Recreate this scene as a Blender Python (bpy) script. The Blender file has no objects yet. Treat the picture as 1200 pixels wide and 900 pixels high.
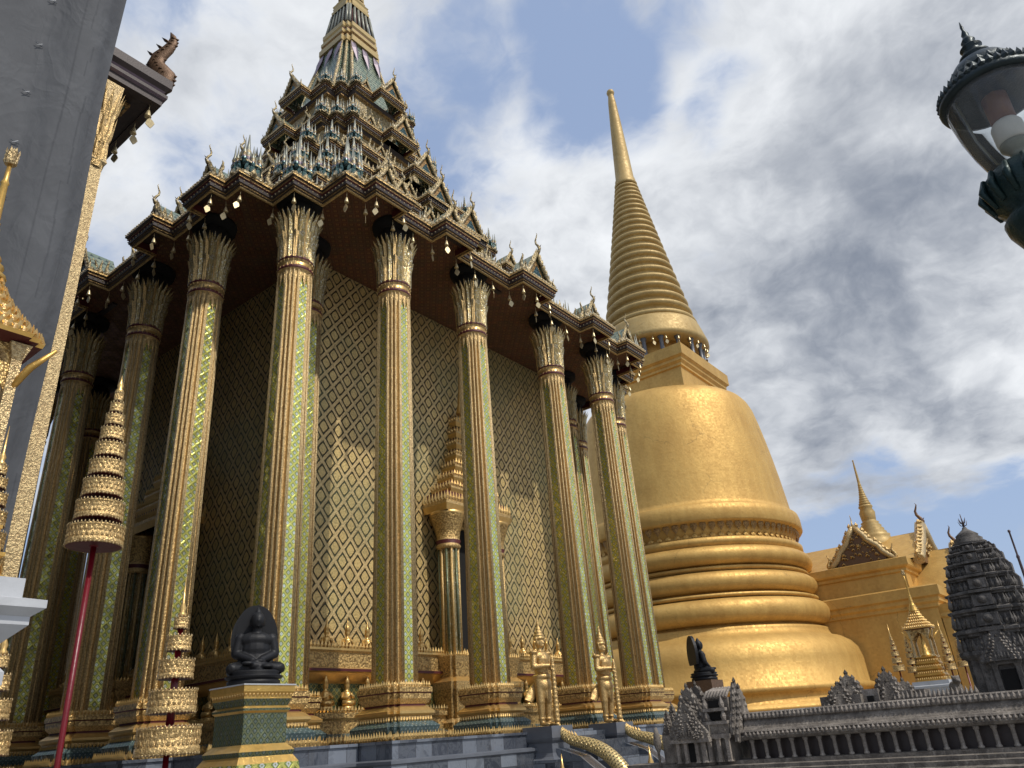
import bpy, math, random
from mathutils import Vector, Matrix
random.seed(7)
R = math.radians
scene = bpy.context.scene
EYE = 1.6
# ------------------------------------------------------------------ camera
CAMLOC = Vector((17.082, -13.756, EYE))
PITCH, ROLL, F = 0.43869, -0.07528, 889.0
fx, fy = -0.6011, 0.7992
Fw = Vector((math.cos(PITCH)*fx, math.cos(PITCH)*fy, math.sin(PITCH)))
Rt = Vector((fy, -fx, 0))
Up = Rt.cross(Fw)
cr, sr = math.cos(ROLL), math.sin(ROLL)
X = cr*Rt + sr*Up
Y = -sr*Rt + cr*Up
camd = bpy.data.cameras.new('camera')
cam = bpy.data.objects.new('camera', camd)
scene.collection.objects.link(cam)
mw = Matrix((X, Y, -Fw)).transposed().to_4x4()
mw.translation = CAMLOC
cam.matrix_world = mw
camd.sensor_width = 36.0
camd.lens = 36.0*F/1200.0
camd.clip_start = 0.05
camd.clip_end = 4000
scene.camera = cam
# ------------------------------------------------------------------ light
SUN_EL = 52.0
SUN_AZ = math.atan2(0.96, 0.02)           # towards the sun, measured from +y clockwise
sd = Vector((math.sin(SUN_AZ)*math.cos(R(SUN_EL)), math.cos(SUN_AZ)*math.cos(R(SUN_EL)), math.sin(R(SUN_EL))))
sl = bpy.data.lights.new('sun', 'SUN'); sl.energy = 2.6; sl.angle = R(1.0); sl.color = (1.0, 0.95, 0.87)
so = bpy.data.objects.new('sun', sl); scene.collection.objects.link(so)
so.rotation_euler = (-sd).to_track_quat('-Z', 'Y').to_euler()
so.location = (0, 0, 60)
scene.view_settings.view_transform = 'Standard'
scene.view_settings.look = 'None'
scene.view_settings.exposure = 0.12
scene.view_settings.gamma = 1.0

# ------------------------------------------------------------------ node helper
class NT:
    def __init__(s, nt): s.nt = nt; s.N = nt.nodes; s.L = nt.links
    def n(s, t, props=None, **ins):
        nd = s.N.new(t)
        for k, v in (props or {}).items(): setattr(nd, k, v)
        for k, v in ins.items(): s.set(nd, k, v)
        return nd
    def set(s, nd, k, v):
        k = k.replace('_', ' ')
        sock = None
        if k.isdigit() or (k[0] == 'i' and k[1:].isdigit()): sock = nd.inputs[int(k.lstrip('i'))]
        else: sock = nd.inputs[k]
        if hasattr(v, 'is_output') : s.L.new(v, sock)
        elif hasattr(v, 'outputs'): s.L.new(v.outputs[0], sock)
        else:
            if isinstance(v, tuple) and len(v) == 3 and sock.type == 'RGBA': v = (*v, 1)
            sock.default_value = v
    def m(s, op, a, b=0.0, c=0.0, clamp=False):
        nd = s.N.new('ShaderNodeMath'); nd.operation = op; nd.use_clamp = clamp
        for i, v in enumerate((a, b, c)):
            s.set(nd, 'i%d' % i, v)
        return nd.outputs[0]
    def vm(s, op, a, b=(0, 0, 0), out=0):
        nd = s.N.new('ShaderNodeVectorMath'); nd.operation = op
        s.set(nd, 'i0', a); s.set(nd, 'i1', b)
        return nd.outputs[out]
    def mix(s, f, a, b, mode='MIX'):
        nd = s.N.new('ShaderNodeMix'); nd.data_type = 'RGBA'; nd.blend_type = mode; nd.clamp_factor = True
        s.set(nd, 'i0', f); s.set(nd, 'i6', a); s.set(nd, 'i7', b)
        return nd.outputs[2]
    def ss(s, x, a, b):
        nd = s.N.new('ShaderNodeMapRange'); nd.interpolation_type = 'SMOOTHSTEP'
        s.set(nd, 'i0', x); s.set(nd, 'i1', a); s.set(nd, 'i2', b)
        return nd.outputs[0]
    def sep(s, v):
        nd = s.N.new('ShaderNodeSeparateXYZ'); s.set(nd, 'i0', v); return nd.outputs
    def comb(s, x, y, z):
        nd = s.N.new('ShaderNodeCombineXYZ'); s.set(nd, 'i0', x); s.set(nd, 'i1', y); s.set(nd, 'i2', z); return nd.outputs[0]
    def noise(s, v, scale, detail=3, rough=.5, dist=0.0, out=0):
        nd = s.n('ShaderNodeTexNoise', None, Vector=v, Scale=scale, Detail=detail, Roughness=rough, Distortion=dist)
        return nd.outputs[out]
    def vor(s, v, scale, feat='F1', out='Distance', rand=1.0):
        nd = s.n('ShaderNodeTexVoronoi', {'feature': feat}, Vector=v, Scale=scale, Randomness=rand)
        return nd.outputs[out]

# ------------------------------------------------------------------ sky
w = bpy.data.worlds.new('World'); scene.world = w; w.use_nodes = True
T = NT(w.node_tree); T.N.clear()
sky = T.n('ShaderNodeTexSky', {'sky_type': 'NISHITA', 'sun_disc': False, 'sun_elevation': R(SUN_EL), 'sun_rotation': SUN_AZ,
                               'air_density': 1.0, 'dust_density': 2.5, 'ozone_density': 1.0})
tc = T.n('ShaderNodeTexCoord')
D = T.vm('NORMALIZE', tc.outputs['Generated'])
dx, dy, dz = T.sep(D)
zz = T.m('ADD', T.m('MAXIMUM', dz, 0.0), 0.38)
P = T.comb(T.m('DIVIDE', dx, zz), T.m('DIVIDE', dy, zz), 0.0)
def dirblob(acc, d, rad, amt):
    v = Vector(d).normalized()
    dot = T.vm('DOT_PRODUCT', D, tuple(v), out=1)
    k = T.ss(dot, math.cos(R(rad)), 1.0)
    return T.m('MULTIPLY_ADD', k, amt, acc)
warp = T.noise(P, 1.7, 5, .6, out=1)
Pw = T.vm('ADD', P, T.vm('MULTIPLY', T.vm('SUBTRACT', warp, (.5, .5, .5)), (.26, .26, .26)))
n1 = T.noise(Pw, 2.5, 8, .56)
n2 = T.noise(Pw, 7.5, 5, .62)
dens = T.m('ADD', T.m('MULTIPLY', n1, .82), T.m('MULTIPLY', n2, .18))
for d, rad, amt in [
    ((-.445, .692, .604), 11, .17), ((-.888, .33, .654), 7, .08), ((-.274, .775, .684), 8, .12), ((-.053, .873, .8), 14, .13),
    ((-.033, 1.128, .39), 9, .09), ((-.22, .953, .449), 15, .14), ((-.036, .978, .642), 14, .14), ((-.175, 1.063, .319), 9, .08),
    ((-.142, .88, .672), 10, .06), ((-.203, .801, .73), 4.5, -.11), ((-.331, .631, .856), 5, -.10), ((-.34, .685, .752), 6, -.12), ((-.543, .54, .739), 6, .0),
    ((-.167, 1.131, .214), 9, -.12), ((-.244, 1.051, .252), 6, -.05), ((-.728, .379, .776), 12, .02), ((-.42, .608, .78), 9, .04), ((-.69, .404, .783), 8, -.02)]:
    dens = dirblob(dens, d, rad, amt)
cover = T.ss(dens, .455, .59)
thick = T.ss(dens, .58, .80)
Ps = T.vm('ADD', Pw, (0.07, -0.05, 0.0))
n1s = T.noise(Ps, 2.5, 8, .56); n2s = T.noise(T.vm('ADD', Pw, (.02, -.015, 0)), 7.5, 5, .62)
relief = T.m('ADD', T.m('MULTIPLY', T.m('SUBTRACT', n1, n1s), 2.2), T.m('MULTIPLY', T.m('SUBTRACT', n2, n2s), .8))
relief = T.m('ADD', relief, T.m('MULTIPLY', T.m('SUBTRACT', T.noise(Pw, 2.9, 4, .5), .5), -1.0))
gb = 0.0
for d, rad, amt in [((-.22, .953, .449), 16, .75), ((-.036, .978, .642), 14, .55), ((-.175, 1.063, .319), 10, .45), ((-.142, .95, .52), 13, .35),
                    ((-.445, .692, .604), 13, -.6), ((-.274, .775, .684), 9, -.30), ((-.08, .88, .84), 11, -.3), ((-.033, 1.128, .39), 6, -.4)]:
    gb = dirblob(gb, d, rad, amt)
shade = T.m('ADD', T.m('ADD', T.m('MULTIPLY_ADD', thick, .30, .22), relief), T.m('MULTIPLY', gb, .27))
shade = T.ss(shade, -.45, 1.45)
ccol = T.mix(shade, (.90, .92, .94, 1), (.18, .21, .27, 1))
bg1 = T.n('ShaderNodeBackground', None, Color=T.mix(.68, T.mix(1.0, sky.outputs[0], (1.5, 1.5, 1.5, 1), 'MULTIPLY'), (3.4, 4.4, 6.5, 1)), Strength=0.10)
bg2 = T.n('ShaderNodeBackground', None, Color=ccol, Strength=1.0)
mx = T.n('ShaderNodeMixShader'); T.set(mx, 'i0', T.m('MULTIPLY', cover, .96)); T.L.new(bg1.outputs[0], mx.inputs[1]); T.L.new(bg2.outputs[0], mx.inputs[2])
wo = T.n('ShaderNodeOutputWorld'); T.L.new(mx.outputs[0], wo.inputs[0])

# ------------------------------------------------------------------ materials
MATS = {}
def newmat(name, build):
    m = bpy.data.materials.new(name); m.use_nodes = True
    t = NT(m.node_tree); t.N.clear()
    t.out = t.n('ShaderNodeOutputMaterial')
    b = t.n('ShaderNodeBsdfPrincipled'); t.L.new(b.outputs[0], t.out.inputs[0])
    t.b = b
    tcn = t.n('ShaderNodeTexCoord'); t.O = tcn.outputs['Object']; t.UV = tcn.outputs['UV']
    build(t)
    MATS[name] = m
    return m
def pset(t, **k):
    for a, v in k.items(): t.set(t.b, a, v)
def bump(t, h, strength=.5, dist=.02, normal=None):
    nd = t.n('ShaderNodeBump', None, Strength=strength, Distance=dist, Height=h)
    if normal is not None: t.L.new(normal, nd.inputs['Normal'])
    t.L.new(nd.outputs[0], t.b.inputs['Normal'])
    return nd.outputs[0]

def m_plain(name, col, rough=.6, metal=0.0, nscale=6, namp=.25, bscale=40, bstr=.15, bdist=.01):
    def f(t):
        n = t.noise(t.O, nscale, 4, .6)
        k = t.m('MULTIPLY_ADD', n, 2*namp, 1-namp)
        c = t.vm('MULTIPLY', tuple(col), t.comb(k, k, k))
        pset(t, Base_Color=c, Roughness=rough, Metallic=metal)
        if 'black' in name: pset(t, Specular_IOR_Level=.28)
        bump(t, t.noise(t.O, bscale, 3), bstr, bdist)
    return newmat(name, f)

def m_goldleaf(name, col, col2, metal=.55, rough=.42, tile=9.0, streak=.3):
    def f(t):
        n = t.noise(t.O, .55, 5, .6)
        n2 = t.noise(t.vm('MULTIPLY', t.O, (1.6, 1.6, .22)), 1.5, 5, .62)
        br = t.n('ShaderNodeTexVoronoi', {'feature': 'F1', 'distance': 'CHEBYCHEV'}, Vector=t.O, Scale=tile, Randomness=.25)
        cellv = t.sep(br.outputs['Color'])[0]
        f1 = t.m('ADD', t.m('MULTIPLY', n, .55), t.m('MULTIPLY', n2, .45))
        f1 = t.ss(f1, .34, .66)
        c = t.mix(f1, col2, col)
        c = t.mix(t.m('MULTIPLY', cellv, .16), c, (.33, .19, .05, 1))
        st = t.ss(t.noise(t.vm('MULTIPLY', t.O, (3, 3, .3)), 1.8, 6, .7), .6, .8)
        c = t.mix(t.m('MULTIPLY', st, streak), c, (.20, .13, .06, 1))
        vd = t.vm('ADD', t.O, t.vm('MULTIPLY', t.noise(t.O, 1.1, 4, .6, out=1), (.9, .9, .9)))
        ck = t.m('SUBTRACT', 1.0, t.ss(t.vor(vd, .42, 'DISTANCE_TO_EDGE'), .0, .010))
        ck = t.m('MULTIPLY', ck, t.ss(t.noise(t.O, .45, 3, .5), .50, .62))
        c = t.mix(t.m('MULTIPLY', ck, .4), c, (.12, .07, .025, 1))
        r = t.m('MULTIPLY_ADD', cellv, .14, rough)
        pset(t, Base_Color=c, Roughness=r, Metallic=metal)
        bump(t, t.m('ADD', t.m('MULTIPLY', cellv, .35), t.m('MULTIPLY', t.noise(t.O, 3.2, 4, .6), 1.6)), .38, .02)
    return newmat(name, f)

def m_carved(name, col, dark, scale=26, metal=.6, rough=.42, amt=.75, dist=.02, glint=0.0):
    def f(t):
        d = t.vor(t.O, scale, 'SMOOTH_F1')
        e = t.vor(t.vm('ADD', t.O, (3.1, 1.7, .9)), scale*2.3)
        h = t.m('ADD', d, t.m('MULTIPLY', e, .5))
        k = t.ss(h, .42, .95)
        big = t.noise(t.O, 1.2, 4, .6)
        c = t.mix(t.m('MULTIPLY', k, amt), col, dark)  # hollows of the relief darkened in the colour, as cavity shade
        c = t.mix(t.m('MULTIPLY', t.ss(big, .45, .7), .35), c, tuple(x*.55 for x in col[:3]) + (1,))
        if glint:
            g = t.ss(t.sep(t.vor(t.O, scale*1.3, 'F1', 'Color'))[1], .82, .9)
            c = t.mix(t.m('MULTIPLY', g, glint), c, (.75, .74, .66, 1))
        pset(t, Base_Color=c, Roughness=rough, Metallic=metal)
        bump(t, t.m('SUBTRACT', 1.0, h), .75, dist)
    return newmat(name, f)

def lattice(t, w_, h_):
    u, v, _ = t.sep(t.UV)
    a = t.m('DIVIDE', u, w_); b = t.m('DIVIDE', v, h_)
    s = t.m('ADD', a, b); d = t.m('SUBTRACT', a, b)
    fs = t.m('ABSOLUTE', t.m('SUBTRACT', t.m('FRACT', s), .5))   # .5 on the lines, 0 in the centre
    fd = t.m('ABSOLUTE', t.m('SUBTRACT', t.m('FRACT', d), .5))
    cid = t.comb(t.m('FLOOR', s), t.m('FLOOR', d), 0.0)
    return fs, fd, t.m('MAXIMUM', fs, fd), cid

def m_wall(name, line, ring, heart, w_=.44, h_=.52):
    def f(t):
        fs, fd, mxx, cid = lattice(t, w_, h_)
        rnd = t.n('ShaderNodeTexWhiteNoise', {'noise_dimensions': '3D'}, Vector=cid)
        r0 = rnd.outputs[0]
        lines = t.ss(mxx, .36, .40)
        rr_ = t.m('ADD', t.m('MULTIPLY', mxx, .6), t.m('MULTIPLY', t.m('SQRT', t.m('ADD', t.m('MULTIPLY', fs, fs), t.m('MULTIPLY', fd, fd))), .34))
        hearts = t.m('SUBTRACT', 1.0, t.ss(t.m('ADD', rr_, t.m('MULTIPLY', t.noise(t.O, 24, 2), .06)), .295, .33))
        c = t.mix(hearts, ring, heart)
        c = t.mix(lines, c, line)
        det = t.vor(t.O, 34, 'SMOOTH_F1')
        c = t.mix(t.m('MULTIPLY', t.ss(det, .35, .8), .35), c, (.05, .035, .02, 1))
        g = t.ss(t.noise(t.O, .5, 3, .5), .42, .62)
        c = t.mix(t.m('MULTIPLY', g, .30), c, (.20, .27, .15, 1))
        c = t.mix(t.m('MULTIPLY', r0, .22), c, (.10, .08, .04, 1))
        pset(t, Base_Color=c, Roughness=.46, Metallic=.4)
        h = t.m('ADD', t.m('ADD', t.m('MULTIPLY', lines, 1.0), t.m('MULTIPLY', hearts, .8)), t.m('MULTIPLY', det, -.3))
        bump(t, h, .9, .04)
    return newmat(name, f)

def m_mosaic(name, line, cell, dot, w_=.115, h_=.13, metal=.55, rough=.24):
    def f(t):
        fs, fd, mxx, cid = lattice(t, w_, h_)
        rnd = t.n('ShaderNodeTexWhiteNoise', {'noise_dimensions': '3D'}, Vector=cid)
        lines = t.ss(mxx, .33, .38)
        dots = t.m('SUBTRACT', 1.0, t.ss(mxx, .18, .24))
        core = t.m('SUBTRACT', 1.0, t.ss(mxx, .05, .08))
        c = t.mix(dots, cell, dot)
        c = t.mix(core, c, cell)
        c = t.mix(lines, c, line)
        c = t.mix(t.m('MULTIPLY', rnd.outputs[0], .35), c, (.04, .07, .03, 1))
        r = t.m('MULTIPLY_ADD', rnd.outputs[0], .3, rough)
        pset(t, Base_Color=c, Roughness=r, Metallic=metal)
        tilt = t.vm('MULTIPLY', t.vm('SUBTRACT', rnd.outputs[1], (.5, .5, .5)), (.17, .17, .17))
        geo = t.n('ShaderNodeNewGeometry')
        nn = t.vm('NORMALIZE', t.vm('ADD', geo.outputs['Normal'], tilt))
        bump(t, t.m('ADD', lines, t.m('MULTIPLY', t.vor(t.O, 60), .8)), .35, .006, nn)
    return newmat(name, f)

def m_scales(name, c1, c2, w_=.16, h_=.16, metal=.35, rough=.35):
    def f(t):
        u, v, _ = t.sep(t.UV)
        b = t.m('DIVIDE', v, h_); row = t.m('FLOOR', b)
        a = t.m('ADD', t.m('DIVIDE', u, w_), t.m('MULTIPLY', row, .5))
        fa = t.m('ABSOLUTE', t.m('SUBTRACT', t.m('FRACT', a), .5)); fb = t.m('FRACT', b)
        rnd = t.n('ShaderNodeTexWhiteNoise', {'noise_dimensions': '3D'}, Vector=t.comb(t.m('FLOOR', a), row, 0.0)).outputs[0]
        edge = t.ss(t.m('ADD', t.m('MULTIPLY', t.m('MULTIPLY', fa, fa), 2.2), t.m('SUBTRACT', .35, fb)), .15, .4)
        c = t.mix(rnd, c1, c2)
        c = t.mix(t.m('MULTIPLY', edge, .8), c, (.012, .02, .02, 1))
        pset(t, Base_Color=c, Roughness=rough, Metallic=metal)
        bump(t, t.m('SUBTRACT', 1.0, edge), .8, .02)
    return newmat(name, f)

def m_marble(name, cA, cB, bw=.42, bh=.5, vein=.7, rough=.25, joints=.8):
    def f(t):
        br = t.n('ShaderNodeTexBrick', {'offset': .5}, Vector=t.UV, Scale=1.0, Mortar_Size=.006, Mortar_Smooth=.2, Bias=0.0, Brick_Width=bw, Row_Height=bh,
                 Color1=(0, 0, 0, 1), Color2=(1, 1, 1, 1), Mortar=(.5, .5, .5, 1))
        k = t.sep(br.outputs[0])[0]
        ve = t.noise(t.vm('ADD', t.O, t.comb(t.m('MULTIPLY', k, 7.0), t.m('MULTIPLY', k, 3.0), 0.0)), 3.2, 8, .68, 1.6)
        vv = t.ss(t.m('ABSOLUTE', t.m('SUBTRACT', ve, .5)), 0.0, .09)
        base = t.mix(t.ss(t.m('ADD', t.m('MULTIPLY', k, .75), t.m('MULTIPLY', ve, .6)), .45, 1.0), cA, cB)
        c = t.mix(t.m('MULTIPLY', t.m('SUBTRACT', 1.0, vv), vein*.16), base, (.40, .42, .45, 1))
        c = t.mix(t.m('MULTIPLY', br.outputs[1], joints), c, (.05, .05, .055, 1))
        dirt = t.ss(t.noise(t.vm('MULTIPLY', t.O, (2, 2, .5)), 2.5, 5, .7), .5, .8)
        c = t.mix(t.m('MULTIPLY', dirt, .35), c, (.07, .065, .06, 1))
        pset(t, Base_Color=c, Roughness=rough, Metallic=0.0)
        bump(t, t.m('SUBTRACT', t.m('MULTIPLY', t.noise(t.O, 18, 4), .15), br.outputs[1]), .3, .01)
    return newmat(name, f)

def m_stone(name, c1, c2, c3, scale=3.0, bd=.03):
    def f(t):
        n = t.noise(t.O, scale, 7, .65)
        n2 = t.noise(t.vm('MULTIPLY', t.O, (1, 1, .35)), scale*2.6, 6, .7)
        c = t.mix(t.ss(n, .35, .65), c1, c2)
        c = t.mix(t.m('MULTIPLY', t.ss(n2, .5, .72), .8), c, c3)
        d = t.vor(t.O, scale*14, 'SMOOTH_F1')
        c = t.mix(t.m('MULTIPLY', t.ss(d, .4, .9), .5), c, (.025, .022, .02, 1))
        pset(t, Base_Color=c, Roughness=.88, Metallic=0.0)
        bump(t, t.m('ADD', t.m('MULTIPLY', t.noise(t.O, scale*9, 5, .7), 1.0), t.m('MULTIPLY', d, -.8)), .9, bd)
    return newmat(name, f)

m_goldleaf('gold_tile', (.67, .425, .125, 1), (.52, .31, .085, 1), metal=.50, rough=.51, tile=11, streak=.34)
m_goldleaf('gold_spire', (.50, .36, .145, 1), (.38, .26, .095, 1), metal=.35, rough=.52, tile=8, streak=.3)
m_goldleaf('gold_plain', (.78, .50, .15, 1), (.62, .37, .09, 1), metal=.75, rough=.3, tile=30, streak=.15)
m_carved('gold_carved', (.74, .50, .19, 1), (.12, .06, .02, 1), 26, .55, .4, .75)
m_carved('gold_fine', (.80, .56, .24, 1), (.20, .11, .035, 1), 42, .55, .38, .6, .012)
m_carved('gold_pale', (.66, .50, .25, 1), (.20, .12, .05, 1), 46, .5, .42, .7, .012)
m_carved('gold_brown', (.46, .28, .10, 1), (.07, .035, .015, 1), 30, .55, .42, .8)
m_carved('gold_glass', (.52, .40, .17, 1), (.09, .06, .03, 1), 34, .65, .26, .6, .01, glint=.6)
m_carved('roof_gold', (.52, .40, .19, 1), (.10, .07, .04, 1), 16, .38, .45, .8, .03, glint=.25)
m_wall('lattice_wall', (.76, .55, .25, 1), (.036, .030, .012, 1), (.76, .55, .22, 1), .41, .52)
m_mosaic('mosaic_green', (.84, .78, .20, 1), (.34, .40, .10, 1), (.90, .90, .80, 1), .14, .15, metal=.78, rough=.18)
m_mosaic('mosaic_dark', (.26, .22, .07, 1), (.025, .05, .025, 1), (.14, .17, .09, 1), .12, .12)
m_mosaic('mosaic_silver', (.20, .21, .11, 1), (.045, .075, .05, 1), (.26, .29, .25, 1), .07, .08, .6, .25)
m_mosaic('mosaic_blue', (.10, .15, .16, 1), (.05, .10, .12, 1), (.30, .36, .36, 1), .09, .09, .5, .25)
m_mosaic('soffit', (.16, .065, .035, 1), (.12, .035, .020, 1), (.26, .13, .05, 1), .22, .22, .15, .5)
m_scales('scales_green', (.16, .22, .16, 1), (.30, .33, .22, 1))
m_scales('scales_teal', (.03, .075, .08, 1), (.10, .18, .15, 1), .09, .09, .4, .25)
m_scales('scales_gold', (.70, .54, .25, 1), (.62, .45, .19, 1), .06, .05, .55, .4)
m_plain('maroon', (.095, .016, .016), .5, .1, 8, .3)
m_plain('dark_trim', (.045, .032, .028), .5, .2, 10, .4)
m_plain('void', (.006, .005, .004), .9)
m_carved('gold_statue', (.68, .46, .19, 1), (.30, .17, .05, 1), 55, .7, .36, .55, .006)
m_plain('gold_bronze', (.42, .31, .13), .42, .5, 12, .3, 60, .3)
m_plain('gold_smooth', (.72, .47, .17), .33, .75, 12, .22, 60, .2)
m_plain('bead', (.62, .50, .30), .4, .4, 20, .3)
m_plain('silver_spire', (.23, .23, .18), .45, .3, 16, .45)
m_plain('purple_trim', (.17, .13, .16), .4, .3, 16, .35)
m_plain('red_lacquer', (.15, .004, .010), .35, 0, 14, .25)
m_plain('black_stone', (.010, .010, .011), .5, 0, 30, .3, 120, .35, .004)
m_plain('white_marble', (.44, .45, .46), .45, 0, 3, .3, 30, .2)
m_plain('grey_marble', (.12, .13, .15), .4, 0, 4, .35, 30, .2)
m_plain('bell_metal', (.62, .50, .28), .35, .6, 20, .3)
m_plain('lamp_metal', (.018, .028, .030), .42, .55, 18, .5, 90, .5, .004)
m_plain('lamp_green', (.009, .026, .025), .4, .5, 14, .5, 60, .6, .006)
m_plain('lamp_white', (.62, .58, .5), .5, 0, 14, .2)
m_plain('lamp_brown', (.16, .07, .04), .5, 0, 14, .3)
m_plain('lightning_rod', (.10, .07, .07), .5, .3)
m_plain('bronze_dark', (.15, .085, .045), .5, .45, 24, .5, 70, .7, .01)
m_marble('marble_blocks', (.045, .052, .068, 1), (.21, .235, .275, 1), .36, .62)
m_marble('marble_lower', (.040, .047, .06, 1), (.17, .19, .22, 1), .44, .40)
m_stone('grey_stone', (.105, .088, .072, 1), (.23, .198, .162, 1), (.38, .335, .28, 1), 8.0, .006)
m_stone('tower_stone', (.07, .063, .056, 1), (.155, .14, .125, 1), (.26, .235, .21, 1), 8.0, .006)
m_stone('tower_stone_light', (.075, .068, .06, 1), (.15, .135, .12, 1), (.25, .225, .20, 1), 8.0, .006)
m_stone('grey_stone_light', (.18, .155, .13, 1), (.32, .275, .23, 1), (.46, .41, .35, 1), 8.0, .006)

def f_tarp(t):
    n = t.noise(t.O, .5, 5, .6)
    c = t.mix(t.ss(n, .3, .7), (.062, .065, .071, 1), (.088, .092, .099, 1))
    u, v, _ = t.sep(t.UV)
    weave = 0.0
    c = t.mix(t.m('MULTIPLY', t.ss(t.noise(t.vm('MULTIPLY', t.O, (1, 2.5, .4)), 1.5, 6, .7), .55, .8), .2), c, (.14, .145, .155, 1))
    seam = t.m('SUBTRACT', 1.0, t.ss(t.m('ABSOLUTE', t.m('SUBTRACT', t.m('FRACT', t.m('MULTIPLY', u, .55)), .5)), .0, .012))
    c = t.mix(t.m('MULTIPLY', seam, .55), c, (.04, .043, .05, 1))
    pset(t, Base_Color=c, Roughness=.82, Metallic=0.0)
    wr = t.noise(t.vm('MULTIPLY', t.O, (1, 1.3, .5)), .9, 3, .5, .5)
    wr2 = t.noise(t.vm('MULTIPLY', t.O, (1, 1.4, 1.0)), 2.3, 3, .5, .9)
    bump(t, t.m('ADD', t.m('ADD', t.m('MULTIPLY', wr, 1.0), t.m('MULTIPLY', wr2, .34)), t.m('MULTIPLY', t.m('ABSOLUTE', t.m('SUBTRACT', t.noise(t.vm('MULTIPLY', t.O, (1, 1, .55)), 1.6, 3, .55, .8), .5)), -.9)), .4, .16)
newmat('tarp', f_tarp)
def f_ground(t):
    br = t.n('ShaderNodeTexBrick', None, Vector=t.O, Scale=1.0, Mortar_Size=.008, Brick_Width=.6, Row_Height=.6,
             Color1=(.30, .29, .27, 1), Color2=(.24, .235, .22, 1), Mortar=(.10, .10, .09, 1))
    c = t.mix(t.m('MULTIPLY', t.ss(t.noise(t.O, .8, 6, .65), .4, .7), .5), br.outputs[0], (.16, .155, .145, 1))
    pset(t, Base_Color=c, Roughness=.7); bump(t, t.noise(t.O, 30, 3), .2, .01)
newmat('paving', f_ground)
def f_glass(t):
    t.N.remove(t.b)
    fr = t.n('ShaderNodeFresnel', None, IOR=1.35)
    tr = t.n('ShaderNodeBsdfTransparent', None, Color=(.90, .93, .94, 1))
    gl = t.n('ShaderNodeBsdfGlossy', None, Roughness=.06)
    df = t.n('ShaderNodeBsdfDiffuse', None, Color=(.6, .62, .62, 1))
    m1 = t.n('ShaderNodeMixShader'); t.set(m1, 'i0', fr.outputs[0]); t.L.new(tr.outputs[0], m1.inputs[1]); t.L.new(gl.outputs[0], m1.inputs[2])
    m2 = t.n('ShaderNodeMixShader'); t.set(m2, 'i0', t.m('MULTIPLY', t.noise(t.O, 8, 4), .16)); t.L.new(m1.outputs[0], m2.inputs[1]); t.L.new(df.outputs[0], m2.inputs[2])
    t.L.new(m2.outputs[0], t.out.inputs[0])
newmat('globe_glass', f_glass)

# ------------------------------------------------------------------ mesh builder
def tag(o, label=None, cat=None, group=None, kind=None):
    if label: o['label'] = label
    if cat: o['category'] = cat
    if group: o['group'] = group
    if kind: o['kind'] = kind
    return o
def empty(name, loc, label=None, cat=None, group=None, rz=0):
    o = bpy.data.objects.new(name, None); scene.collection.objects.link(o)
    o.location = loc; o.rotation_euler = (0, 0, rz); o.empty_display_size = .2
    return tag(o, label, cat, group)
def link(name, mesh, parent=None, loc=(0, 0, 0), rot=(0, 0, 0), sc=None):
    o = bpy.data.objects.new(name, mesh); scene.collection.objects.link(o)
    o.parent = parent; o.location = loc; o.rotation_euler = rot
    if sc is not None: o.scale = sc if hasattr(sc, '__len__') else (sc, sc, sc)
    return o
def offset_poly(pts, d):
    n = len(pts); out = []
    for i in range(n):
        p0, p1, p2 = pts[i-1], pts[i], pts[(i+1) % n]
        e1 = (p1[0]-p0[0], p1[1]-p0[1]); e2 = (p2[0]-p1[0], p2[1]-p1[1])
        l1 = math.hypot(*e1) or 1; l2 = math.hypot(*e2) or 1
        n1 = (e1[1]/l1, -e1[0]/l1); n2 = (e2[1]/l2, -e2[0]/l2)
        c = n1[0]*n2[0]+n1[1]*n2[1]
        k = d/(1+c) if 1+c > .2 else d
        out.append((p1[0]+(n1[0]+n2[0])*k, p1[1]+(n1[1]+n2[1])*k))
    return out
def four(side):
    """repeat the +x side (listed going +y) round the square, counter-clockwise"""
    pts = []
    for k in range(4):
        c, s = ((1, 0), (0, 1), (-1, 0), (0, -1))[k]
        pts += [(c*x-s*y, s*x+c*y) for x, y in side]
    return pts
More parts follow.
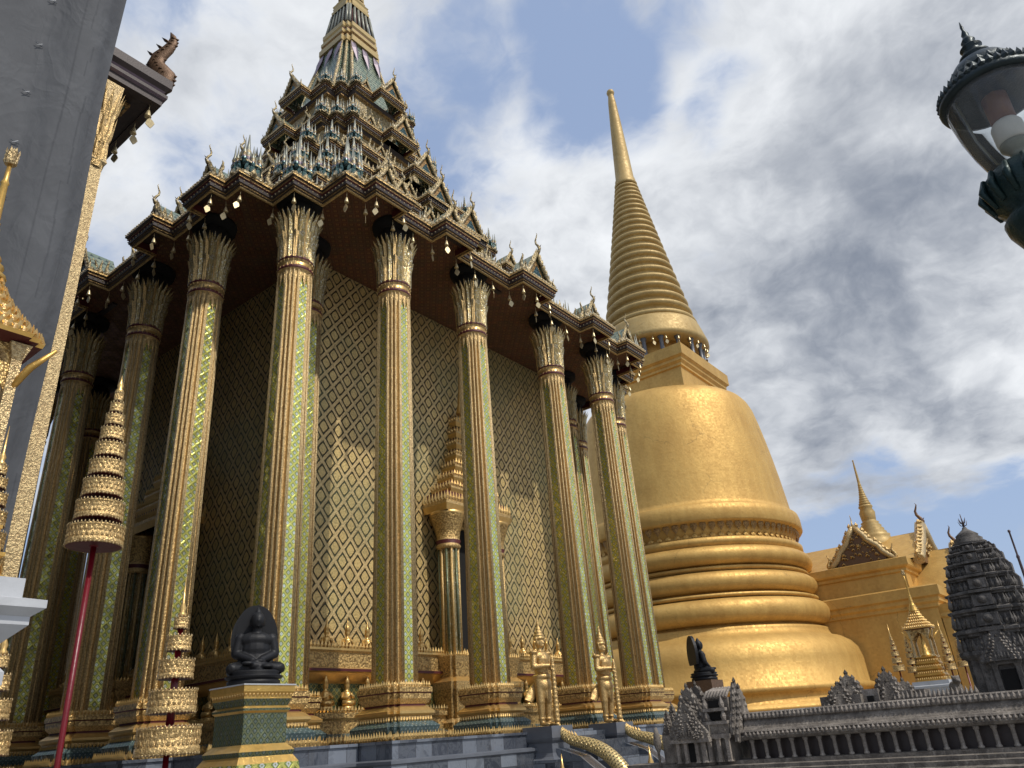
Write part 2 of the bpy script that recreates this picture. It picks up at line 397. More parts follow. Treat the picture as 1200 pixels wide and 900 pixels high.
class MB:
    def __init__(s): s.v = []; s.f = []; s.m = []; s.uv = []; s.sm = []; s.mats = []
    def mi(s, name):
        if name not in s.mats: s.mats.append(name)
        return s.mats.index(name)
    def face(s, idx, mat, uv=None, smooth=False):
        s.f.append(idx); s.m.append(s.mi(mat)); s.uv.append(uv); s.sm.append(smooth)
    def poly(s, pts, mat, uv=None, smooth=False):
        b = len(s.v); s.v += [tuple(p) for p in pts]; s.face(list(range(b, b+len(pts))), mat, uv, smooth)
    def box(s, c, d, mat, rz=0.0, M=None):
        cx, cy, cz = c; a, b_, h = d[0]/2, d[1]/2, d[2]/2
        co, si = math.cos(rz), math.sin(rz)
        vs = []
        for z in (-h, h):
            for x, y in ((-a, -b_), (a, -b_), (a, b_), (-a, b_)):
                p = Vector((cx+co*x-si*y, cy+si*x+co*y, cz+z))
                if M is not None: p = M @ p
                vs.append(tuple(p))
        b = len(s.v); s.v += vs
        for q in ((0, 3, 2, 1), (4, 5, 6, 7), (0, 1, 5, 4), (1, 2, 6, 5), (2, 3, 7, 6), (3, 0, 4, 7)):
            s.face([b+i for i in q], mat)
    def loft(s, plan, prof, mats, cap=True, botcap=False, scale=False, center=(0, 0), polymats=None):
        """prof: list of (offset or scale, z). mats: one name or one per segment."""
        n = len(plan); b = len(s.v)
        for o, z in prof:
            pl = [(x*o, y*o) for x, y in plan] if scale else offset_poly(plan, o)
            s.v += [(x+center[0], y+center[1], z) for x, y in pl]
        for k in range(len(prof)-1):
            mt = mats if isinstance(mats, str) else mats[k]
            for i in range(n):
                j = (i+1) % n
                mm = polymats[i] if polymats and polymats[i] else mt
                s.face([b+k*n+i, b+k*n+j, b+(k+1)*n+j, b+(k+1)*n+i], mm)
        mt = mats if isinstance(mats, str) else mats[-1]
        if cap: s.face([b+(len(prof)-1)*n+i for i in range(n)], mt)
        if botcap: s.face([b+i for i in range(n)][::-1], mats if isinstance(mats, str) else mats[0])
    def lathe(s, prof, mats, seg=24, c=(0, 0, 0), smooth=True, M=None, ph=0.0):
        b = len(s.v); n = seg
        for r, z in prof:
            for i in range(n):
                a = 2*math.pi*i/n+ph
                p = Vector((c[0]+r*math.cos(a), c[1]+r*math.sin(a), c[2]+z))
                if M is not None: p = M @ p
                s.v.append(tuple(p))
        L = 0
        for k in range(len(prof)-1):
            r0, z0 = prof[k]; r1, z1 = prof[k+1]
            dl = math.hypot(r1-r0, z1-z0); rm = max((r0+r1)/2, .001)
            mt = mats if isinstance(mats, str) else mats[k]
            for i in range(n):
                j = (i+1) % n
                u0 = 2*math.pi*i/n*rm; u1 = 2*math.pi*(i+1)/n*rm
                s.face([b+k*n+i, b+k*n+j, b+(k+1)*n+j, b+(k+1)*n+i], mt, [(u0, L), (u1, L), (u1, L+dl), (u0, L+dl)], smooth)
            L += dl
        if prof[0][0] > 1e-4: s.face([b+i for i in range(n)][::-1], mats if isinstance(mats, str) else mats[0])
        if prof[-1][0] > 1e-4: s.face([b+(len(prof)-1)*n+i for i in range(n)], mats if isinstance(mats, str) else mats[-1])
    def tube(s, pts, rad, mat, seg=8, smooth=True, flat=1.0):
        pts = [Vector(p) for p in pts]; n = len(pts)
        if not hasattr(rad, '__len__'): rad = [rad]*n
        b = len(s.v); up = None
        L = 0
        Ls = []
        for i in range(n):
            t = (pts[min(i+1, n-1)]-pts[max(i-1, 0)]).normalized()
            if up is None:
                up = Vector((0, 0, 1)) if abs(t.z) < .9 else Vector((1, 0, 0))
            a = t.cross(up).normalized(); c = a.cross(t).normalized(); up = c
            if i: L += (pts[i]-pts[i-1]).length
            Ls.append(L)
            for k in range(seg):
                an = 2*math.pi*k/seg
                s.v.append(tuple(pts[i]+a*math.cos(an)*rad[i]*flat+c*math.sin(an)*rad[i]))
        for i in range(n-1):
            for k in range(seg):
                j = (k+1) % seg
                rm = max(rad[i], .01)
                s.face([b+i*seg+k, b+i*seg+j, b+(i+1)*seg+j, b+(i+1)*seg+k], mat,
                       [(k/seg*6.28*rm, Ls[i]), ((k+1)/seg*6.28*rm, Ls[i]), ((k+1)/seg*6.28*rm, Ls[i+1]), (k/seg*6.28*rm, Ls[i+1])], smooth)
        s.face([b+k for k in range(seg)][::-1], mat); s.face([b+(n-1)*seg+k for k in range(seg)], mat)
    def spike(s, p, out, h, wd, th, mat, lean=0.0, bulge=True):
        """leaf-shaped tooth standing at p, facing direction out (2D unit)"""
        ox, oy = out; tx, ty = -oy, ox
        x, y, z = p
        mid = h*.38
        b = len(s.v)
        s.v += [(x-tx*wd*.35, y-ty*wd*.35, z), (x+tx*wd*.35, y+ty*wd*.35, z),
                (x+tx*wd*.5+ox*lean*.4, y+ty*wd*.5+oy*lean*.4, z+mid), (x-tx*wd*.5+ox*lean*.4, y-ty*wd*.5+oy*lean*.4, z+mid),
                (x+ox*lean, y+oy*lean, z+h), (x+ox*(th+lean*.3), y+oy*(th+lean*.3), z+mid*.9),
                (x-ox*th*.6, y-oy*th*.6, z+mid*.5)]
        for q in ((0, 1, 5), (1, 2, 5), (2, 4, 5), (4, 3, 5), (3, 0, 5), (1, 0, 6), (2, 1, 6), (4, 2, 6), (3, 4, 6), (0, 3, 6)):
            s.face([b+i for i in q], mat)
    def fringe(s, plan, z, sp, h, wd, th, mat, off=0.0, lean=0.0):
        pl = offset_poly(plan, off); n = len(pl)
        for i in range(n):
            x0, y0 = pl[i]; x1, y1 = pl[(i+1) % n]
            L = math.hypot(x1-x0, y1-y0)
            if L < .3*sp: continue
            k = max(1, int(round(L/sp))); ex, ey = (x1-x0)/L, (y1-y0)/L
            for j in range(k):
                t = (j+.5)/k
                s.spike((x0+(x1-x0)*t, y0+(y1-y0)*t, z), (ey, -ex), h*random.uniform(.9, 1.1), wd, th, mat, lean)
    def bead(s, c, r, mat, seg=6, M=None):
        s.lathe([(0.001, -r), (r*.8, -r*.6), (r, 0), (r*.8, r*.6), (0.001, r)], mat, seg, c, True, M)
    def beads(s, plan, z, sp, r, mat, off=0.0):
        pl = offset_poly(plan, off); n = len(pl)
        for i in range(n):
            x0, y0 = pl[i]; x1, y1 = pl[(i+1) % n]
            L = math.hypot(x1-x0, y1-y0); k = max(1, int(round(L/sp)))
            for j in range(k):
                t = j/k
                x, y = x0+(x1-x0)*t, y0+(y1-y0)*t
                b = len(s.v)
                s.v += [(x-r, y, z), (x+r, y, z), (x, y-r, z), (x, y+r, z), (x, y, z-r), (x, y, z+r)]
                for q in ((1, 3, 5), (3, 0, 5), (0, 2, 5), (2, 1, 5), (3, 1, 4), (0, 3, 4), (2, 0, 4), (1, 2, 4)):
                    s.face([b+a for a in q], mat)
    def extrude2d(s, pts, M, th, mat, mat_side=None):
        """pts: list of (a,b) outline CCW; M maps (a, depth, b) to the world"""
        n = len(pts); b = len(s.v)
        for d in (-th/2, th/2):
            s.v += [tuple(M @ Vector((a, d, c))) for a, c in pts]
        s.face([b+i for i in range(n)], mat); s.face([b+n+i for i in range(n)][::-1], mat)
        for i in range(n):
            j = (i+1) % n
            s.face([b+i, b+n+i, b+n+j, b+j], mat_side or mat)
    def mesh(s, name):
        me = bpy.data.meshes.new(name)
        me.from_pydata(s.v, [], s.f)
        for m in s.mats: me.materials.append(MATS[m])
        me.polygons.foreach_set('material_index', s.m)
        me.polygons.foreach_set('use_smooth', s.sm)
        ul = me.uv_layers.new(name='UVMap')
        uvs = [0.0]*(2*len(me.loops))
        V = me.vertices
        for p, uv in zip(me.polygons, s.uv):
            if uv is None:
                n = p.normal
                if abs(n.z) > .85: tu, tv = Vector((1, 0, 0)), Vector((0, 1, 0))
                else:
                    tu = Vector((-n.y, n.x, 0)).normalized(); tv = n.cross(tu); 
                for li in p.loop_indices:
                    co = V[me.loops[li].vertex_index].co
                    uvs[2*li] = co.dot(tu); uvs[2*li+1] = co.dot(tv)
            else:
                for k, li in enumerate(p.loop_indices):
                    uvs[2*li], uvs[2*li+1] = uv[k]
        ul.data.foreach_set('uv', uvs)
        me.update()
        return me
    def build(s, name, parent=None, loc=(0, 0, 0), rot=(0, 0, 0), sc=None):
        return link(name, s.mesh(name), parent, loc, rot, sc)
def MM(loc, xdir):
    """frame: local x -> xdir (2D unit), local y -> perpendicular (left), z up, then move"""
    c, s = xdir
    return Matrix(((c, -s, 0, loc[0]), (s, c, 0, loc[1]), (0, 0, 1, loc[2]), (0, 0, 0, 1)))
E_ = lambda z: z+EYE      # height above eye level -> world z

# ------------------------------------------------------------------ the ground
b = MB(); g = 400
b.poly([(-g, -g, 0), (g, -g, 0), (g, g, 0), (-g, g, 0)], 'paving')
tag(b.build('ground'), kind='structure')
# ================================================================== THE PILLARED TEMPLE HALL
hall = empty('temple_hall', (0, 0, 0), 'tall green and gold temple hall ringed by mosaic columns under a tiered spired roof', 'temple')
W_, A1, A2, DG = 6.864, 1.605, 4.128, 6.10
TOPZ = E_(.13)
def plan_side(R_, lst): return four(lst)
base_side = [(6.95, -6.95), (6.95, -5.0), (7.72, -5.0), (7.72, 5.0), (6.95, 5.0)]
base_plan = four(base_side)
b = MB()
b.loft(offset_poly(base_plan, .16), [(.12, 0), (.12, .25), (.04, .32), (0, .4), (0, TOPZ-.34), (.03, TOPZ-.32), (.03, TOPZ-.28), (-.05, TOPZ-.26)],
       ['marble_lower']*4+['grey_marble']*3, cap=True)
b.build('marble_terrace', hall)
b = MB()
b.loft(base_plan, [(0, TOPZ-.27), (0, TOPZ-.05), (.03, TOPZ-.045), (.03, TOPZ-.003)], ['marble_blocks', 'marble_blocks', 'marble_blocks'], cap=True)
b.build('marble_plinth', hall)

# --- one column
def notch(h, k=1.0):
    a = .50*h; c = .67*h; d = .84*h; g_ = .285*h
    return four([(h, -a), (h, -g_), (h, g_), (h, a), (d, a), (d, c), (c, c), (c, d), (a, d)])
pm = []
for k in range(4): pm += [None, 'M%d' % k, None, None, None, None, None, None, None]
def column_meshes():
    # shaft
    b = MB(); h0, h1 = .345, .292
    z0, z1 = .86, 8.72
    pl = notch(1.0)
    pmm = ['mosaic_green' if (x and x.startswith('M')) else None for x in pm]
    prof = [(h0*(1-t)+h1*t, z0+(z1-z0)*t) for t in [i/6 for i in range(7)]]
    b.loft(pl, prof, 'gold_fine', cap=False, scale=True, polymats=pmm)
    # little gold ribs along the redented corner
    for sx, sy in ((1, 1), (1, -1), (-1, 1), (-1, -1)):
        for qx, qy in ((.86, .69), (.69, .86)):
            b.tube([(sx*qx*h0, sy*qy*h0, z0), (sx*qx*h1, sy*qy*h1, z1)], [.022, .018], 'gold_pale', 5)
    for a_ in (.45, .36, -.36, -.45):
        for c, s in ((1, 0), (0, 1), (-1, 0), (0, -1)):
            p0 = (c*h0-s*a_*h0, s*h0+c*a_*h0, z0); p1 = (c*h1-s*a_*h1, s*h1+c*a_*h1, z1)
            b.tube([p0, p1], [.020, .017], 'gold_pale', 5)
    shaft = b.mesh('column')
    # foot mouldings
    b = MB(); sq = four([(.36, -.22), (.36, .22), (.30, .22), (.30, .30), (.22, .30)])
    sq = [(x, y) for x, y in sq]
    b.loft(sq, [(.28, 0.0), (.28, .03), (.20, .10)], 'gold_carved')
    b.loft(sq, [(.21, .10), (.23, .20), (.10, .31)], ['mosaic_blue', 'mosaic_blue'])
    b.loft(sq, [(.13, .31), (.13, .35), (.17, .39), (.17, .43), (.10, .49), (.06, .51), (.06, .54)], ['gold_fine', 'gold_smooth', 'gold_smooth', 'gold_smooth', 'gold_smooth', 'maroon'])
    b.loft(sq, [(.07, .54), (.13, .62), (.13, .70), (.15, .72), (.15, .80), (.04, .82), (.01, .88)], ['gold_fine', 'gold_carved', 'maroon', 'gold_carved', 'gold_fine', 'gold_fine'])
    b.fringe(sq, .01, .062, .13, .05, .03, 'gold_smooth', .285, .02)
    b.fringe(sq, .27, .06, .08, .05, .02, 'gold_smooth', .15)
    b.fringe(sq, .80, .06, .10, .05, .02, 'gold_smooth', .135)
    foot = b.mesh('column_base')
    # neck bands
    b = MB(); zc = 8.60
    b.lathe([(.30, zc-.20), (.335, zc-.18), (.30, zc-.14), (.32, zc-.04), (.355, zc-.03), (.355, zc+.04), (.32, zc+.06), (.335, zc+.12), (.32, zc+.17), (.358, zc+.18), (.358, zc+.25), (.32, zc+.27)],
            ['gold_fine', 'gold_fine', 'gold_fine', 'gold_fine', 'maroon', 'gold_fine', 'gold_smooth', 'gold_fine', 'gold_fine', 'maroon', 'gold_fine'], 24)
    for i in range(24):
        a = 2*math.pi*i/24
        for zz_ in (zc+.03, zc+.18):
            b.spike((.345*math.cos(a), .345*math.sin(a), zz_+.02), (math.cos(a), math.sin(a)), -.07, .03, .02, 'gold_fine')
    for i in range(20):
        a = 2*math.pi*i/20
        b.spike((.325*math.cos(a), .325*math.sin(a), zc-.10), (math.cos(a), math.sin(a)), -.32, .085, .02, 'gold_fine')
    neck = b.mesh('neck_band')
    # lotus capital
    b = MB()
    b.lathe([(.30, 8.80), (.30, 9.2), (.34, 9.6), (.36, 9.75)], 'gold_glass', 20)
    for ring, (n, rr0, rr1, zt) in enumerate(((24, .335, .52, 9.90), (24, .32, .44, 10.0), (18, .33, .43, 9.45))):
        for i in range(n):
            a = 2*math.pi*(i+.5*ring)/n
            ca, sa = math.cos(a), math.sin(a); ta, tb = -sa, ca
            zs = [8.82, 9.15, 9.45, 9.72, zt] if ring < 2 else [8.82, 9.0, 9.2, 9.4, zt]
            base = len(b.v)
            for k, z in enumerate(zs):
                t = (z-8.82)/(zt-8.82)
                r = rr0+(rr1-rr0)*(.12*t+.7*t**5)
                if k == 4: r = rr1
                wd = (.052, .056, .062, .055, .004)[k]
                wd *= .92; b.v += [(r*ca-ta*wd, r*sa-tb*wd, z), ((r+.035*(k < 4))*ca, (r+.035*(k < 4))*sa, z), (r*ca+ta*wd, r*sa+tb*wd, z)]
            for k in range(4):
                o = base+3*k
                b.face([o, o+1, o+4, o+3], 'gold_glass'); b.face([o+1, o+2, o+5, o+4], 'gold_fine' if i % 2 else 'gold_glass')
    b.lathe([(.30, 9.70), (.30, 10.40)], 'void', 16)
    b.lathe([(.32, 10.24), (.46, 10.30), (.48, 10.40), (.48, 10.43)], 'void', 24)  # black stem and disc stand in for the shadowed recess above the capital
    cap = b.mesh('capital')
    return shaft, foot, neck, cap
cmesh = column_meshes()
cols = []
for k in range(4):
    c, s = ((1, 0), (0, 1), (-1, 0), (0, -1))[k]
    for x, y in ((W_, -A2), (W_, -A1), (W_, A1), (W_, A2), (DG, DG), (4.98, 4.98)):
        cols.append((c*x-s*y, s*x+c*y))
for x, y in cols:
    inner = abs(abs(x)-4.98) < .01
    sh = link('column', cmesh[0], hall, (x, y, TOPZ))
    link('column_base', cmesh[1], sh); link('neck_band', cmesh[2], sh); link('capital', cmesh[3], sh)

# --- cella
CW = 4.62
b = MB()
b.loft([(CW, -CW), (CW, 5.0), (-CW, 5.0), (-CW, -CW)], [(0, TOPZ), (0, E_(10.56))], 'lattice_wall', cap=False)
b.build('wall', hall)
b = MB()
pp = four([(CW+.1, -CW+.3), (CW+.1, CW-.3), (CW-.3, CW-.3)])
z = TOPZ
b.loft(pp, [(.62, z), (.62, z+.05), (.55, z+.14), (.40, z+.2), (.40, z+.42), (.46, z+.46), (.46, z+.55), (.22, z+.60)],
       ['gold_carved', 'gold_carved', 'mosaic_blue', 'gold_carved', 'gold_fine', 'gold_carved', 'gold_fine'])
b.loft(pp, [(.12, z+.60), (.12, z+1.08), (.30, z+1.26), (.34, z+1.28), (.34, z+1.33), (.27, z+1.35), (.27, z+1.62), (.32, z+1.66), (.32, z+1.70), (.0, z+1.78)],
       ['mosaic_dark', 'gold_smooth', 'gold_smooth', 'maroon', 'gold_fine', 'gold_carved', 'gold_fine', 'gold_smooth', 'gold_carved'])
b.fringe(pp, z+.02, .09, .16, .07, .03, 'gold_smooth', .64)
b.fringe(pp, z+.55, .08, .12, .06, .03, 'gold_smooth', .45)
b.fringe(pp, z+1.69, .085, .14, .07, .03, 'gold_smooth', .31)
b.build('podium', hall)
# seated deva figure for the podium (each one its own part)
def deva_mesh(bust):
    b = MB()
    if not bust:
        b.lathe([(.12, 0), (.13, .04), (.10, .07)], 'gold_smooth', 10)
        b.tube([(-.05, 0, .10), (.06, .10, .11), (.10, 0, .10), (.06, -.10, .11), (-.05, 0, .1)], .045, 'gold_smooth', 6)
    o = 0 if bust else .1
    b.lathe([(.06, 0+o), (.075, .06+o), (.09, .14+o), (.05, .18+o), (.028, .20+o), (.04, .225+o), (.048, .26+o), (.04, .30+o), (.05, .31+o), (.028, .36+o), (.012, .43+o), (.002, .50+o)], 'gold_smooth', 10)
    for s in (1, -1):
        b.tube([(0, s*.085, .15+o), (.03, s*.12, .08+o), (.085, s*.05, .09+o), (.10, 0, .14+o)], [.028, .025, .02, .014], 'gold_smooth', 6)
    return b.mesh('deva_figure')
dm, bm_ = deva_mesh(False), deva_mesh(True)
for s in range(2):      # the two sides the photo shows
    rz = (0, -math.pi/2)[s]
    n = 17
    for i in range(n):
        t = -CW+.55+(2*CW-1.1)*i/(n-1)
        if s == 0 and abs(t-.1) < 1.35: continue
        for me, off, zz_, sc in ((dm, .34, z+.60, 1.2), (bm_, .30, z+1.70, 1.15)):
            x = CW+off+(-.02 if me is dm else 0); y = t
            p = (x, y) if s == 0 else (y, -x)
            link('deva_figure', me, hall, (p[0], p[1], zz_), (0, 0, rz), sc)

# --- door portal on the side facing right, and one on the left side
def portal():
    b = MB()
    for s in (1, -1):
        cx, cy = .42, s*.82
        sq = four([(.21, -.13), (.21, .13), (.13, .13), (.13, .21)][:3])
        b.loft(sq, [(.20, 0), (.20, .3), (.1, .38), (.14, .7), (.2, .95), (.22, 1.1), (.1, 1.2), (.14, 1.5), (.18, 1.62), (.04, 1.66)], ['gold_carved', 'gold_fine', 'gold_carved', 'gold_carved', 'gold_fine', 'gold_smooth', 'gold_carved', 'gold_fine', 'gold_fine'], center=(cx, cy))
        b.fringe([(x+cx, y+cy) for x, y in sq], 1.6, .08, .12, .06, .02, 'gold_smooth', .17)
        b.fringe([(x+cx, y+cy) for x, y in sq], 1.0, .08, .12, .06, .02, 'gold_smooth', .2)
        b.loft(sq, [(0, 1.6), (0, 4.05)], 'gold_glass', center=(cx, cy))
        for a in range(12):
            an = 2*math.pi*a/12
            b.tube([(cx+.23*math.cos(an), cy+.23*math.sin(an), 1.66), (cx+.23*math.cos(an), cy+.23*math.sin(an), 4.0)], .03, 'gold_fine' if a % 2 else 'mosaic_silver', 5)
        b.lathe([(.26, 4.0), (.30, 4.08), (.26, 4.12), (.30, 4.2), (.27, 4.24), (.29, 4.4), (.36, 4.62), (.42, 4.8), (.44, 4.86)], ['gold_fine', 'gold_fine', 'maroon', 'gold_fine', 'gold_carved', 'gold_carved', 'gold_carved', 'gold_smooth'], 16, (cx, cy, 0))
    # stacked crown above the door
    zz_ = 4.86; wd, dp = 1.18, .74
    k = 0
    while wd > .12:
        h = .34 if k else .5
        hp = [(dp, -wd), (dp, wd), (-.1, wd), (-.1, -wd)]
        b.loft(hp, [(.0, zz_), (.05, zz_+h*.3), (.05, zz_+h*.45), (-.06, zz_+h*.6), (-.10, zz_+h)], ['gold_smooth', 'gold_fine', 'gold_carved', 'maroon'])
        b.fringe(hp, zz_+h*.42, .1, h*.55, .09, .04, 'gold_smooth', .03)
        zz_ += h; wd *= .74; dp *= .83; k += 1
    b.lathe([(.13, 0), (.06, .3), (.07, .34), (.03, .7), (.004, 1.3)], 'gold_smooth', 10, (.25, 0, zz_))
    return b.mesh('door_portal')
pmesh = portal()
b = MB(); b.box((.06, 0, 2.6), (.16, 1.2, 4.4), 'void'); b.box((.12, .57, 2.6), (.2, .12, 4.4), 'gold_carved'); b.box((.12, -.57, 2.6), (.2, .12, 4.4), 'gold_carved'); b.box((.12, 0, 4.72), (.2, 1.1, .14), 'gold_carved')
b.box((.12, 0, .42), (.5, 1.3, .84), 'marble_blocks')
dmesh = b.mesh('door')
for x, y, rz in ((CW, .12, 0), (-.12, -CW, -math.pi/2)):
    o = link('door_portal', pmesh, hall, (x, y, TOPZ), (0, 0, rz)); link('door', dmesh, o)

# --- roof
def redent(R_, k1=.90, k2=.80, proj=()):
    side = [(k1*R_, -k1*R_), (k1*R_, -k2*R_), (R_, -k2*R_)]
    for y0, y1, d in proj:
        side += [(R_, y0*R_), (R_+d*R_, y0*R_), (R_+d*R_, y1*R_), (R_, y1*R_)]
    side += [(R_, k2*R_), (k1*R_, k2*R_)]
    return four(side)
Q = 7.42
mproj = ((-.735, -.605, .045), (-.47, -.335, .06), (-.095, .08, .06), (.335, .47, .06), (.605, .735, .045))
eplan = redent(Q, .898, .802, mproj)
ZE = E_(10.30)
b = MB()   # soffit, lies above the lip of the eave
sp = offset_poly(eplan, -.05)
for zz_, flip in ((ZE+.28, True), (ZE+.32, False)):
    ids = [(x, y, zz_) for x, y in sp]
    b.poly(ids[::-1] if flip else ids, 'soffit')
b.build('soffit', hall)
def eave(plan, z0, k, name, par=None, fine=.115):
    b = MB()
    o = [(-.16*k, z0+.30*k), (-.16*k, z0+.07*k), (-.12*k, z0+.05*k), (-.12*k, z0), (-.06*k, z0), (-.06*k, z0+.05*k), (-.01*k, z0+.06*k), (-.01*k, z0+.11*k), (.03*k, z0+.12*k),
         (.03*k, z0+.25*k), (.07*k, z0+.27*k), (.07*k, z0+.34*k), (.12*k, z0+.36*k), (.12*k, z0+.42*k), (.04*k, z0+.44*k), (.04*k, z0+.47*k)]
    mt = ['maroon', 'gold_brown', 'gold_brown', 'gold_fine', 'gold_fine', 'dark_trim', 'gold_brown', 'dark_trim', 'dark_trim', 'maroon', 'gold_brown', 'dark_trim', 'gold_carved', 'roof_gold', 'maroon']
    b.loft(plan, o, mt, cap=False)
    b.beads(plan, z0+.19*k, .16*max(k, .7), .022, 'bead', .035*k)
    b.beads(plan, z0+.45*k, .12*max(k, .7), .034, 'bead', .10*k)
    b.fringe(plan, z0+.46*k, .15*max(k, .6), .15*max(k, .7), .11, .05, 'roof_gold', .04*k)
    return b, b.build(name, par or hall)
eave(eplan, ZE, .70, 'eave')

def chofa(b, p, out, h, mat, th=.06):
    """curling horn finial"""
    ox, oy = out; x, y, z = p
    prof = [(0, 0), (.10, .10), (.16, .22), (.10, .36), (-.0, .50), (-.02, .66), (.05, .80), (.10, .92), (.06, 1.0)]
    rad = [1.3, 1.35, 1.2, 1.0, .8, .62, .45, .28, .08]
    b.tube([(x+ox*a*h*.9, y+oy*a*h*.9, z+c*h) for a, c in prof], [r*th*h for r in rad], mat, 6)
    b.spike((x+ox*.15*h, y+oy*.15*h, z+.26*h), (ox, oy), .10*h, .05*h, .04*h, mat, .10*h)
def gable_mesh(name='gable'):
    """unit gable: 1 wide (y), faces +x, about .8 high with horn"""
    b = MB()
    b.poly([(.0, -.40, 0), (.0, .40, 0), (.0, .0, .62)], 'gold_brown')
    b.poly([(.02, -.25, .02), (.02, .25, .02), (.02, .0, .42)], 'scales_teal')
    for s in (1, -1):
        b.poly([(.03, s*.46, -.02), (.03, 0, .74), (-.55, 0, .74), (-.55, s*.46, -.02)][::s], 'scales_green')
        # raking board with flame leaves
        b.tube([(.06, s*.50, -.03), (.06, s*.40, .06), (.06, s*.30, .24), (.06, s*.16, .46), (.06, 0, .76)], [.05, .045, .045, .045, .05], 'roof_gold', 6)
        for i in range(7):
            t = (i+.6)/7.2; yy = s*(.47*(1-t)); zz_ = t*.76-.02
            b.spike((.06, yy, zz_), (1, 0), .17, .07, .03, 'roof_gold', .03)
        chofa(b, (.08, s*.50, -.03), (.5, s*.8), .30, 'roof_gold', .10)
    chofa(b, (.06, 0, .70), (1, 0), .58, 'roof_gold', .055)
    b.box((.0, 0, -.06), (.16, .98, .10), 'dark_trim')
    return b.mesh(name)
gm = gable_mesh()
def turret_mesh():
    b = MB()
    sq = four([(.17, -.11), (.17, .11), (.11, .11), (.11, .17)][:3])
    b.loft(sq, [(.05, 0), (.05, .05), (.0, .08), (-.02, .24), (.03, .27), (.03, .30), (-.06, .33)], ['roof_gold', 'scales_teal', 'scales_teal', 'scales_teal', 'roof_gold', 'roof_gold'])
    for x, y in ((.19, .0), (0, -.19), (-.19, 0), (0, .19)):
        d = (x/.19, y/.19); tx, ty = -d[1], d[0]
        for q in (-.10, .0, .10):
            b.spike((x+tx*q, y+ty*q, .03), d, .30 if q else .40, .10, .04, 'scales_teal')
            b.spike((x*1.08+tx*q, y*1.08+ty*q, .04), d, .20 if q else .27, .055, .03, 'silver_spire')
        b.spike((x*1.2, y*1.2, -.02), d, .16, .12, .04, 'roof_gold', .03)
    b.lathe([(.10, .32), (.12, .40), (.08, .44), (.095, .50), (.06, .54), (.07, .60), (.04, .68), (.03, .78), (.008, 1.02)], ['purple_trim', 'roof_gold', 'purple_trim', 'roof_gold', 'silver_spire', 'roof_gold', 'silver_spire', 'silver_spire'], 8)
    for a in range(8):
        an = a*math.pi/4; rr = .20 if a % 2 else .17; hh = .78 if a % 2 else .66
        b.lathe([(.04, .20), (.05, hh*.45), (.034, hh*.5), (.044, hh*.58), (.02, hh*.7), (.003, hh)], ['scales_teal', 'purple_trim', 'roof_gold', 'silver_spire', 'silver_spire'], 6, (rr*math.cos(an), rr*math.sin(an), 0))
    return b.mesh('turret')
tm = turret_mesh()

tiers = [(0, Q, .898, .802), (12.95, 5.15, .88, .76), (14.65, 4.12, .87, .74), (16.1, 3.52, .86, .72), (18.3, 2.56, .86, .72), (20.45, 2.05, .81, .64)]
ARM = (7.85, 5.72, 4.58, 4.0, 3.0, 2.46)
NT_ = 6
plans = [eplan]
for i, (zt, R_, k1, k2) in enumerate(tiers):
    if i == 0: continue
    ah = .57/R_; ad = (ARM[i]-R_)/R_
    pj = ((-.55, -.36, .06), (-ah, ah, ad), (.36, .55, .06)) if i < 3 else ((-ah, ah, ad),)
    plans.append(redent(R_, k1, k2, pj))
for i in range(1, 6):
    zt, R_, k1, k2 = tiers[i]; zp = (ZE+.31) if i == 1 else E_(tiers[i-1][0])+.26
    zt = E_(zt); Rp = tiers[i-1][1]; K = .60
    b = MB()
    inner = redent(R_*.90, k1, k2)
    prev = redent(Rp*1.0, .9 if i == 1 else tiers[i-1][2], .8 if i == 1 else tiers[i-1][3])
    nb = len(b.v); n = len(inner)
    # sloping roof skirt from the eave below up to this tier's wall
    b.v += [(x, y, zp-.02) for x, y in prev]+[(x, y, zp+(zt-zp)*.42) for x, y in inner]
    for a in range(n):
        c = (a+1) % n
        b.face([nb+a, nb+c, nb+n+c, nb+n+a], 'scales_green')
    b.loft(inner, [(0, zp+(zt-zp)*.42), (0, zt-.16), (.08, zt-.12), (.08, zt-.06), (R_*.07, zt+.04)], ['roof_gold', 'gold_brown', 'gold_brown', 'dark_trim'], cap=True)
    # shallow dark niches with gold frames in the wall band
    rt = b.build('roof_tier', hall)
    eb, _ = eave(plans[i], zt, K, 'roof_eave', rt)
# gables and corner turrets standing on the eaves (at most 100 each)
ng = nt_ = 0
for i in range(0, 6):
    zt, R_, k1, k2 = tiers[i]; zb = (ZE+.325) if i == 0 else E_(zt)+.275
    # (position along the side, size, how far out)
    if i == 0: spots = [(-.67, .95, R_+.1), (-.40, 1.0, R_+.15), (0, 1.15, ARM[0]-.05), (.40, 1.0, R_+.15), (.67, .95, R_+.1), (-.1, .8, R_-.6)]
    elif i < 3: spots = [(-.455, .92, R_+.1), (0, 1.15, ARM[i]-.05), (.455, .92, R_+.1), (-.2, .75, R_-.1), (.2, .75, R_-.1)]
    else: spots = [(0, 1.12, ARM[i]-.05), (-.42, .62, R_-.05), (.42, .62, R_-.05)]
    for k in range(4):
        c, s = ((1, 0), (0, 1), (-1, 0), (0, -1))[k]
        for t, sc, x in spots:
            y = t*R_
            if ng < 100:
                link('gable', gm, hall, (c*x-s*y, s*x+c*y, zb), (0, 0, k*math.pi/2), sc); ng += 1
        for x, y in ((R_*.97, -k2*R_*.97), (k1*R_*.96, -k1*R_*.96), (k2*R_*.97, -R_*.97)):
            if nt_ < 100:
                link('turret', tm, hall, (c*x-s*y, s*x+c*y, zb-.03), (0, 0, k*math.pi/2), (1.25, 1.1, 1.0, .95, .9, .8)[i]); nt_ += 1
